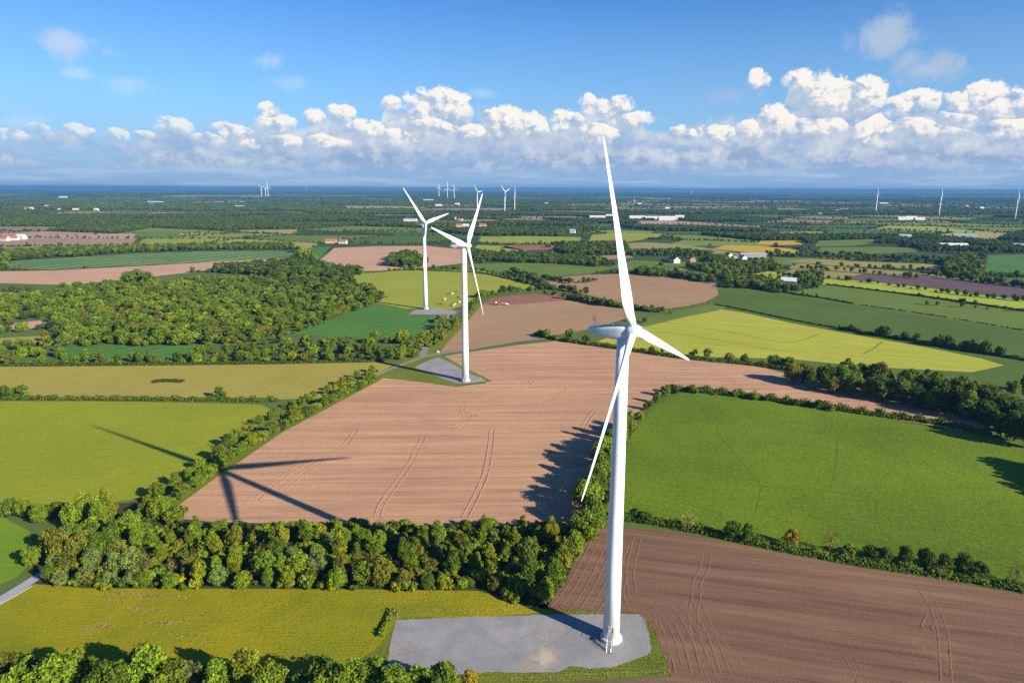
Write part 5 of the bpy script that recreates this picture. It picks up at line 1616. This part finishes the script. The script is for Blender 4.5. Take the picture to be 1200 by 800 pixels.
cows = {}
for gz in (True, False):
    for cn, cm_ in (('white', m_cowW), ('brown', m_cowB), ('dark', m_cowK)):
        me = cow_mesh(gz); me.materials.clear(); me.materials.append(cm_); cows[(gz, cn)] = me
spots = [(514.5, 356.8, 'brown'), (520, 358, 'brown'), (529, 358.2, 'brown'), (531.5, 358.8, 'white'), (533, 357.6, 'white'), (530.6, 357, 'dark'), (538.6, 355, 'white'), (520.6, 351, 'white'), (522, 352, 'white'),
         (530, 345.2, 'white'), (527.4, 344.2, 'dark'), (534.6, 342, 'dark'), (537, 349.5, 'dark'), (540, 348.6, 'white'), (525, 346, 'brown'), (516.5, 357.2, 'dark'), (541, 351, 'brown')]
cl_ = {'white': [], 'brown': [], 'dark': []}
for x, y, cn in spots: cl_[cn].append((x, y))
OR = ['', '2nd ', '3rd ', '4th ', '5th ', '6th ', '7th ', '8th ', '9th ']
for cn, lst in cl_.items():
    lst.sort()
    for i, (x, y) in enumerate(lst):
        p = at(x, y); gz = RNG.random() < .6
        o = bpy.data.objects.new('cow', cows[(gz, cn)]); COL.objects.link(o)
        o.location = (p.x, p.y, z0); o.rotation_euler = (0, 0, RNG.uniform(0, 6.28)); o.scale = (1.15,)*3
        where = 'leftmost' if i == 0 else 'rightmost' if i == len(lst)-1 else OR[i]+'from left'
        tag(o, f'{cn} cow grazing right of the third turbine, {where} of the {cn} cows', 'cow', 'cows on the light pasture')

m_green = plain('green paint', (0.06, 0.22, 0.06), 0.4, 0.4, 0.05); m_red = plain('faded red paint', (0.55, 0.14, 0.11), 0.5, 0.3, 0.1); m_tyre = plain('tyre rubber', (0.03, 0.03, 0.03), 0.9, 0.1, 0.05)
tp = at(581, 357.2)
tr_ = empty('tractor', (tp.x, tp.y, z0), R(182)); tag(tr_, 'small green tractor with a white cab working on the drilled soil', 'tractor')
bm = bmesh.new(); box(bm, (1.5, 0, 1.35), (2.3, .95, .9)); box(bm, (-.2, 0, 1.0), (3.4, .6, .5)); link('body', bm_mesh('body', bm), m_green, tr_)
bm = bmesh.new(); box(bm, (-.45, 0, 2.1), (1.5, 1.5, 1.5)); box(bm, (-.45, 0, 2.93), (1.8, 1.75, .15)); link('cab', bm_mesh('cab', bm), m_white, tr_)
for (x, y, r, w) in ((-.9, .95, .92, .5), (-.9, -.95, .92, .5), (1.75, .85, .62, .4), (1.75, -.85, .62, .4)):
    bm = bmesh.new(); rod(bm, (x, y-w/2, r), (x, y+w/2, r), r, None, 18); link('wheel', bm_mesh('wheel', bm), m_tyre, tr_)
sd_ = empty('seed_drill', (tp.x+6.5, tp.y, z0), R(182)); tag(sd_, 'faded red seed drill trailed behind the green tractor', 'farm machine')
bm = bmesh.new(); box(bm, (-1.0, 0, 1.5), (4.2, 2.6, 1.1)); box(bm, (-1.0, 0, 2.15), (3.6, 2.2, .3)); link('hopper', bm_mesh('hopper', bm), m_red, sd_)
bm = bmesh.new(); rod(bm, (1.0, 0, .8), (4.2, 0, .7), .12); box(bm, (-5.0, 0, .8), (3.2, 3.4, .25)); box(bm, (-4.2, 0, 1.3), (2.0, 3.2, .5)); link('frame', bm_mesh('frame', bm), m_white, sd_)
for y in (1.45, -1.45):
    bm = bmesh.new(); rod(bm, (-1.4, y-.2, .65), (-1.4, y+.2, .65), .65, None, 16); link('wheel', bm_mesh('wheel', bm), m_tyre, sd_)

# ------------------------------------------------------------------ fence and gate of the near pad
m_post = plain('weathered wood', (0.36, 0.28, 0.20), 0.9, 0.1, 0.15, 3.0)


def fence(pts, step, label, h=1.25):
    L = polyline(pts, .5); root = empty('fence', L[0]); tag(root, label, 'fence', 'post and wire fences')
    last = None; tops = []
    for p in L:
        if last is not None and (p-last).length < step: continue
        last = p
        bm = bmesh.new(); q = p-L[0]; tl = Vector((jit(.08), jit(.08), h*RNG.uniform(.92, 1.08)))
        rod(bm, q, q+tl, .05, .045, 6); link('post', bm_mesh('post', bm), m_post, root); tops.append(q+tl)
    bm = bmesh.new()
    for a, b in zip(tops, tops[1:]):
        for f in (0.05, .35): rod(bm, a-Vector((0, 0, f+.02)), b-Vector((0, 0, f+.02)), .005, None, 3, False)
    link('wire', bm_mesh('wire', bm), m_steel, root)


fence([(468, 717), (520, 717.5), (580, 717), (636, 713)], 4.5, 'post and wire fence along the far edge of the gravel pad')
fence([(600, 799), (660, 795), (720, 792), (784, 789)], 4.5, 'post and wire fence along the near edge of the gravel pad verge')
fence([(784, 788), (774, 752), (768, 728)], 4.5, 'post and wire fence on the verge right of the nearest turbine')
g0 = at(461.5, 721); gate = empty('gate', g0, R(-35)); tag(gate, 'leaning wooden gate at the left end of the gravel pad', 'gate')
bm = bmesh.new()
for x in (-1.3, 1.3): rod(bm, (x, 0, 0), (x+.05, 0, 1.7), .09, .08)
link('post', bm_mesh('post', bm), m_post, gate)
bm = bmesh.new()
for z_ in (.4, .8, 1.2, 1.5): box(bm, (0, 0.02, z_), (2.6, .06, .11))
rod(bm, (-1.25, .06, .35), (1.25, .06, 1.5), .05)
link('rails', bm_mesh('rails', bm), m_post, gate)
st_ = at(513, 413); bm = bmesh.new(); bmesh.ops.create_icosphere(bm, subdivisions=2, radius=1.0)
for v in bm.verts: v.co = Vector((v.co.x*1.3, v.co.y*.9, v.co.z*.8+.5))*(1+jit(.12))
ms_ = link('boulder', bm_mesh('boulder', bm, False), m_conc); ms_.location = st_; tag(ms_, 'pale boulder beside the track junction at the kite of gravel', 'rock')

# ------------------------------------------------------------------ wheel ruts pressed into the soil (raised edges catch the low sun)
m_rutA = field_mat('rut soil', (0.50, 0.275, 0.16), (0.36, 0.19, 0.115), grain=2.0, streak=0.1, bump=0.4)
m_rutC = field_mat('dark rut soil', (0.26, 0.145, 0.095), (0.17, 0.09, 0.06), grain=2.0, streak=0.1, bump=0.4)


def rut(w, parent, m, half=.30, h=.10, zb=z0):
    V = []; Fq = []
    for i, p in enumerate(w):
        d = (w[min(i+1, len(w)-1)]-w[max(i-1, 0)]); d.z = 0; d.normalize(); n = Vector((-d.y, d.x, 0))
        hh = h*RNG.uniform(.5, 1.2)
        V += [(p+n*half)[:2]+(zb-.01,), (p+n*half*.45)[:2]+(zb+hh,), p[:2]+(zb+.02,), (p-n*half*.45)[:2]+(zb+hh*.8,), (p-n*half)[:2]+(zb-.01,)]
        if i:
            a = 5*(i-1); b = 5*i
            for k in range(4): Fq.append((a+k, a+k+1, b+k+1, b+k))
    V = [tuple(v) for v in V]
    return link('wheel_rut', mesh_np('wheel_rut', V, np.array(Fq)), m, parent)


def ruts(pts, parent, m, gauge=2.3, half=.32, h=.17):
    L = polyline(pts, 1.2)
    for s in (-.5, .5):
        w = []
        for i, p in enumerate(L):
            d = (L[min(i+1, len(L)-1)]-L[max(i-1, 0)]); d.z = 0; d.normalize()
            w.append(p+Vector((-d.y, d.x, 0))*gauge*s)
        rut(w, parent, m, half, h)


def offsets(pts, parent, m, offs, half=.24, h=.09, trim=0):
    L = polyline(pts, 1.2)
    for o_ in offs:
        w = []
        for i, p in enumerate(L):
            d = (L[min(i+1, len(L)-1)]-L[max(i-1, 0)]); d.z = 0; d.normalize()
            w.append(p+Vector((-d.y, d.x, 0))*o_)
        k = RNG.integers(0, 1+int(len(w)*.15)); rut(w[k:len(w)-RNG.integers(0, 1+int(len(w)*.15))], parent, m, half, h)


for pts in ([(442, 606), (448, 590), (462, 570), (480, 545), (490, 525), (498, 509)], [(545, 606), (556, 585), (568, 558), (574, 530), (577, 504)], [(330, 575), (352, 557), (380, 538), (404, 522), (418, 503)],
            [(612, 493), (632, 479), (652, 466), (668, 454)], [(680, 506), (690, 490), (700, 478)], [(545, 485), (542, 480), (552, 472), (575, 462)], [(300, 586), (330, 560), (372, 532)],
            [(534, 500), (548, 494), (556, 488), (553, 486)], [(600, 455), (618, 452), (624, 446)]):
    ruts(pts, soilA, m_rutA)
offsets([(204, 604), (262, 562), (340, 508), (424, 460)], soilA, m_rutA, (-2.0, -4.2, -7.5, -9.6, -13.5, -15.6, -19.0))
offsets([(600, 424), (606, 440), (616, 456)], soilA, m_rutA, (0, 2, 4))
offsets([(640, 712), (664, 680), (694, 624)], soilC, m_rutC, (-1.0, -3.2, -6.0, -8.2, -10.6, -13.0))
offsets([(786, 792), (776, 750), (762, 722), (742, 704), (730, 700)], soilC, m_rutC, (-1.2, -3.2, -5.0, -7.4, -9.8, -12.0))
for pts in ([(742, 700), (738, 672), (744, 640), (748, 628)], [(728, 708), (726, 690), (732, 668)], [(828, 646), (826, 664), (816, 684), (817, 706), (832, 740), (850, 790)], [(818, 690), (812, 720), (820, 760), (838, 800)],
            [(1080, 690), (1094, 710), (1104, 738), (1107, 770), (1109, 800)], [(994, 768), (1004, 786), (1012, 804)], [(1092, 742), (1086, 734), (1093, 722)], [(760, 690), (800, 716), (836, 744), (868, 786)],
            [(790, 720), (806, 750), (816, 790)]):
    ruts(pts, soilC, m_rutC, half=.26, h=.09)
m_rutG = field_mat('trodden grass', (0.095, 0.150, 0.012), (0.06, 0.11, 0.010), grain=1.2, bump=.4)
gm = bpy.data.objects['green_meadow']
for pts in ([(846, 494), (840, 505), (862, 533), (890, 566), (891, 575), (884, 602)], [(995, 491), (982, 515), (980, 540), (973, 574)], [(1026, 585), (1028, 606), (1034, 628)], [(893, 570), (940, 573), (975, 576), (1020, 584)]):
    ribbon('trodden_path', pts, .42, z0+.012, m_rutG, step=1.2, parent=gm, jag=.16)
yl = bpy.data.objects['yellow_crop_field']
m_tram = field_mat('trodden crop', (0.22, 0.24, 0.035), (0.17, 0.20, 0.03), grain=.6, bump=.3)
for pts in ([(722, 385), (800, 392), (880, 405), (925, 412)], [(780, 378), (850, 388), (920, 401), (960, 392)], [(1010, 415), (1024, 408), (1034, 400)]):
    ribbon('trodden_path', pts, 1.6, z0+.02, m_tram, step=4.0, parent=yl, jag=.2)

# ------------------------------------------------------------------ rough grass: tufts of the near meadow and verges
def tufts(name, polys, n_per, label, cols, size=(0.08, 0.22)):
    P = []
    for poly, sp in polys:
        P += inside_pts(poly, sp)
    pad = gpoly([(463, 727), (520, 724), (640, 720), (748, 719.5), (761, 746), (763, 765), (737, 776), (690, 783), (640, 788), (575, 787), (452, 782)])
    P = np.array([p for p in P if not in_poly(p, pad) and vnoise(p[0], p[1], 6.0, 9) > RNG.uniform(.15, .75)])
    n = len(P)
    if n == 0: return
    S = RNG.uniform(*size, n)
    base = np.column_stack([P, np.full(n, z0)])
    V = []; Fq = []; C = []
    for k in range(2):
        a = RNG.uniform(0, math.pi, n); dx = np.column_stack([np.cos(a), np.sin(a), np.zeros(n)])*S[:, None]*.7
        lean = np.column_stack([RNG.uniform(-.4, .4, n), RNG.uniform(-.4, .4, n), np.ones(n)])*S[:, None]
        V.append(np.stack([base-dx*.6, base+dx*.6, base+dx+lean, base-dx+lean*.85], 1).reshape(-1, 3))
    Fq = np.arange(8*n).reshape(-1, 4)
    cc = np.array(cols)[RNG.integers(len(cols), size=n)]*RNG.uniform(.75, 1.25, (n, 1))
    C = np.concatenate([cc, cc])
    m, t, b, out = mat(name)
    a = t.new('ShaderNodeAttribute', attribute_name='tone'); t.put(b.inputs['Base Color'], a.outputs['Color']); b.inputs['Roughness'].default_value = .9; b.inputs['Specular IOR Level'].default_value = .05
    o = link(name, mesh_np(name, np.concatenate(V), Fq, attr={'tone': ('FACE', C)}), m)
    o['kind'] = 'stuff'; o['label'] = label; o['category'] = 'grass'
    print(name, n)


tufts('rough_grass', [(gpoly([(-60, 790), (-50, 732), (40, 688), (100, 691), (400, 692), (560, 694), (644, 717), (560, 724), (470, 722), (440, 760), (400, 790), (300, 810), (-60, 810)]), 1.0),
                      (gpoly([(430, 810), (458, 713), (646, 707), (745, 714.5), (778, 748), (790, 789), (600, 801)]), .65)], 1,
      'golden and green tufts of rough grass on the near meadow and pad verge', [(.22, .175, .009), (.19, .18, .009), (.15, .17, .009), (.22, .18, .014), (.17, .175, .009)])
# dead bracken and bare patches of the near meadow
m_dead = plain('dead stalks', (0.27, 0.185, 0.11), .95, .05, .2, 2.0)
for k, (x, y, w, h) in enumerate(((148, 696, 30, 3), (183, 699, 34, 3), (165, 714, 34, 4), (190, 730, 28, 3), (212, 744, 34, 4), (122, 734, 14, 4), (102, 737, 8, 2), (130, 700, 22, 3))):
    a_ = at(x, y); P_ = []
    for i in range(70):
        q = at(x+RNG.normal()*w*.45, y+RNG.normal()*h*.30); P_.append((q.x, q.y, z0+RNG.uniform(.02, .10)))
    P_ = np.array(P_); N_ = RNG.normal(size=P_.shape)*.5+np.array([0, 0, 1]); N_ /= np.linalg.norm(N_, axis=1)[:, None]
    V, Q = leaf_quads(P_, N_, RNG.uniform(.10, .34, len(P_)))
    o = link('dead_growth', mesh_np('dead_growth', V, Q), m_dead); o['kind'] = 'stuff'; o['label'] = 'patch of pale dead stalks lying in the rough meadow'
# clump of low leaf sprays with a dark tint in the tawny meadow
hb_ = hedge([(180, 447.5), (196, 446.6), (214, 447.2)], 1.3, 5.0, 'dark clump of low plants alone in the middle of the tawny meadow', .4, 4, (.35, .38, .5)); hb_.name = 'plants'; hb_['category'] = 'plant'; del hb_['group']

# ------------------------------------------------------------------ labels of the single trees
def ordinal(i):
    return f"{i}{'th' if 10 <= i % 100 <= 20 else {1: 'st', 2: 'nd', 3: 'rd'}.get(i % 10, 'th')}"


SHAPE = {'round': 'rounded tree', 'tall': 'tall tree', 'bush': 'low shrub', 'willow': 'willow-like tree', 'bare': 'thin-leaved tree'}
WHERE = {'front row': 'in the front row of the strip wood', 'second row': 'in the second row of the strip wood', 'third row': 'in the third row of the strip wood', 'fourth row': 'in the fourth row of the strip wood',
         'rear row': 'in the rear row of the strip wood', 'meadow edge': 'of the tree line beside the nearest tower', 'meadow corner': 'around the small meadow corner at left', 'lane far side': 'on the meadow side of the lane',
         'lane field side': 'on the ploughed side of the lane', 'bottom edge': 'along the bottom edge below the rough meadow', 'clump back row': 'in the back row of the dark right clump', 'clump middle row': 'in the middle row of the dark right clump',
         'clump front row': 'in the front row of the dark right clump', 'clump corner': 'at the near corner of the dark right clump', 'right edge': 'at the right edge by the dark clump', 'cross hedge': 'in the hedge below the deep green meadow'}
bins = {}
for e, key, tint, x, y, reg in TREES: bins.setdefault((key, tint, reg), []).append((x, y, e))
for (key, tint, reg), L in bins.items():
    L.sort(key=lambda a: a[0])
    for i, (x, y, e) in enumerate(L):
        pos = '' if len(L) == 1 else ', leftmost' if i == 0 else ', rightmost' if i == len(L)-1 else f', {ordinal(i+1)} from left'
        tag(e, f'{tint} {SHAPE[key]}{pos} {WHERE[reg]}', 'shrub' if key == 'bush' else 'tree', 'single trees ' + ('of the strip wood' if 'row' in reg and 'clump' not in reg else 'around the near fields'))

# ------------------------------------------------------------------ air
hm = bpy.data.materials.new('haze'); hm.use_nodes = True
t = NT(hm.node_tree); t.n.clear()
ho = t.new('ShaderNodeOutputMaterial'); pv = t.new('ShaderNodeVolumePrincipled')
pv.inputs['Color'].default_value = (0.105, 0.285, 0.56, 1); pv.inputs['Density'].default_value = 7.5e-5; pv.inputs['Anisotropy'].default_value = 0.0
t.l.new(pv.outputs[0], ho.inputs['Volume'])
bm = bmesh.new(); S_ = FARR+500
box(bm, (0, 0, (140-1.6)/2), (2*S_, 2*S_, 141.6))
hz_ = link('haze', bm_mesh('haze', bm), hm); hz_['kind'] = 'stuff'; hz_['label'] = 'thin blue air over the plain'
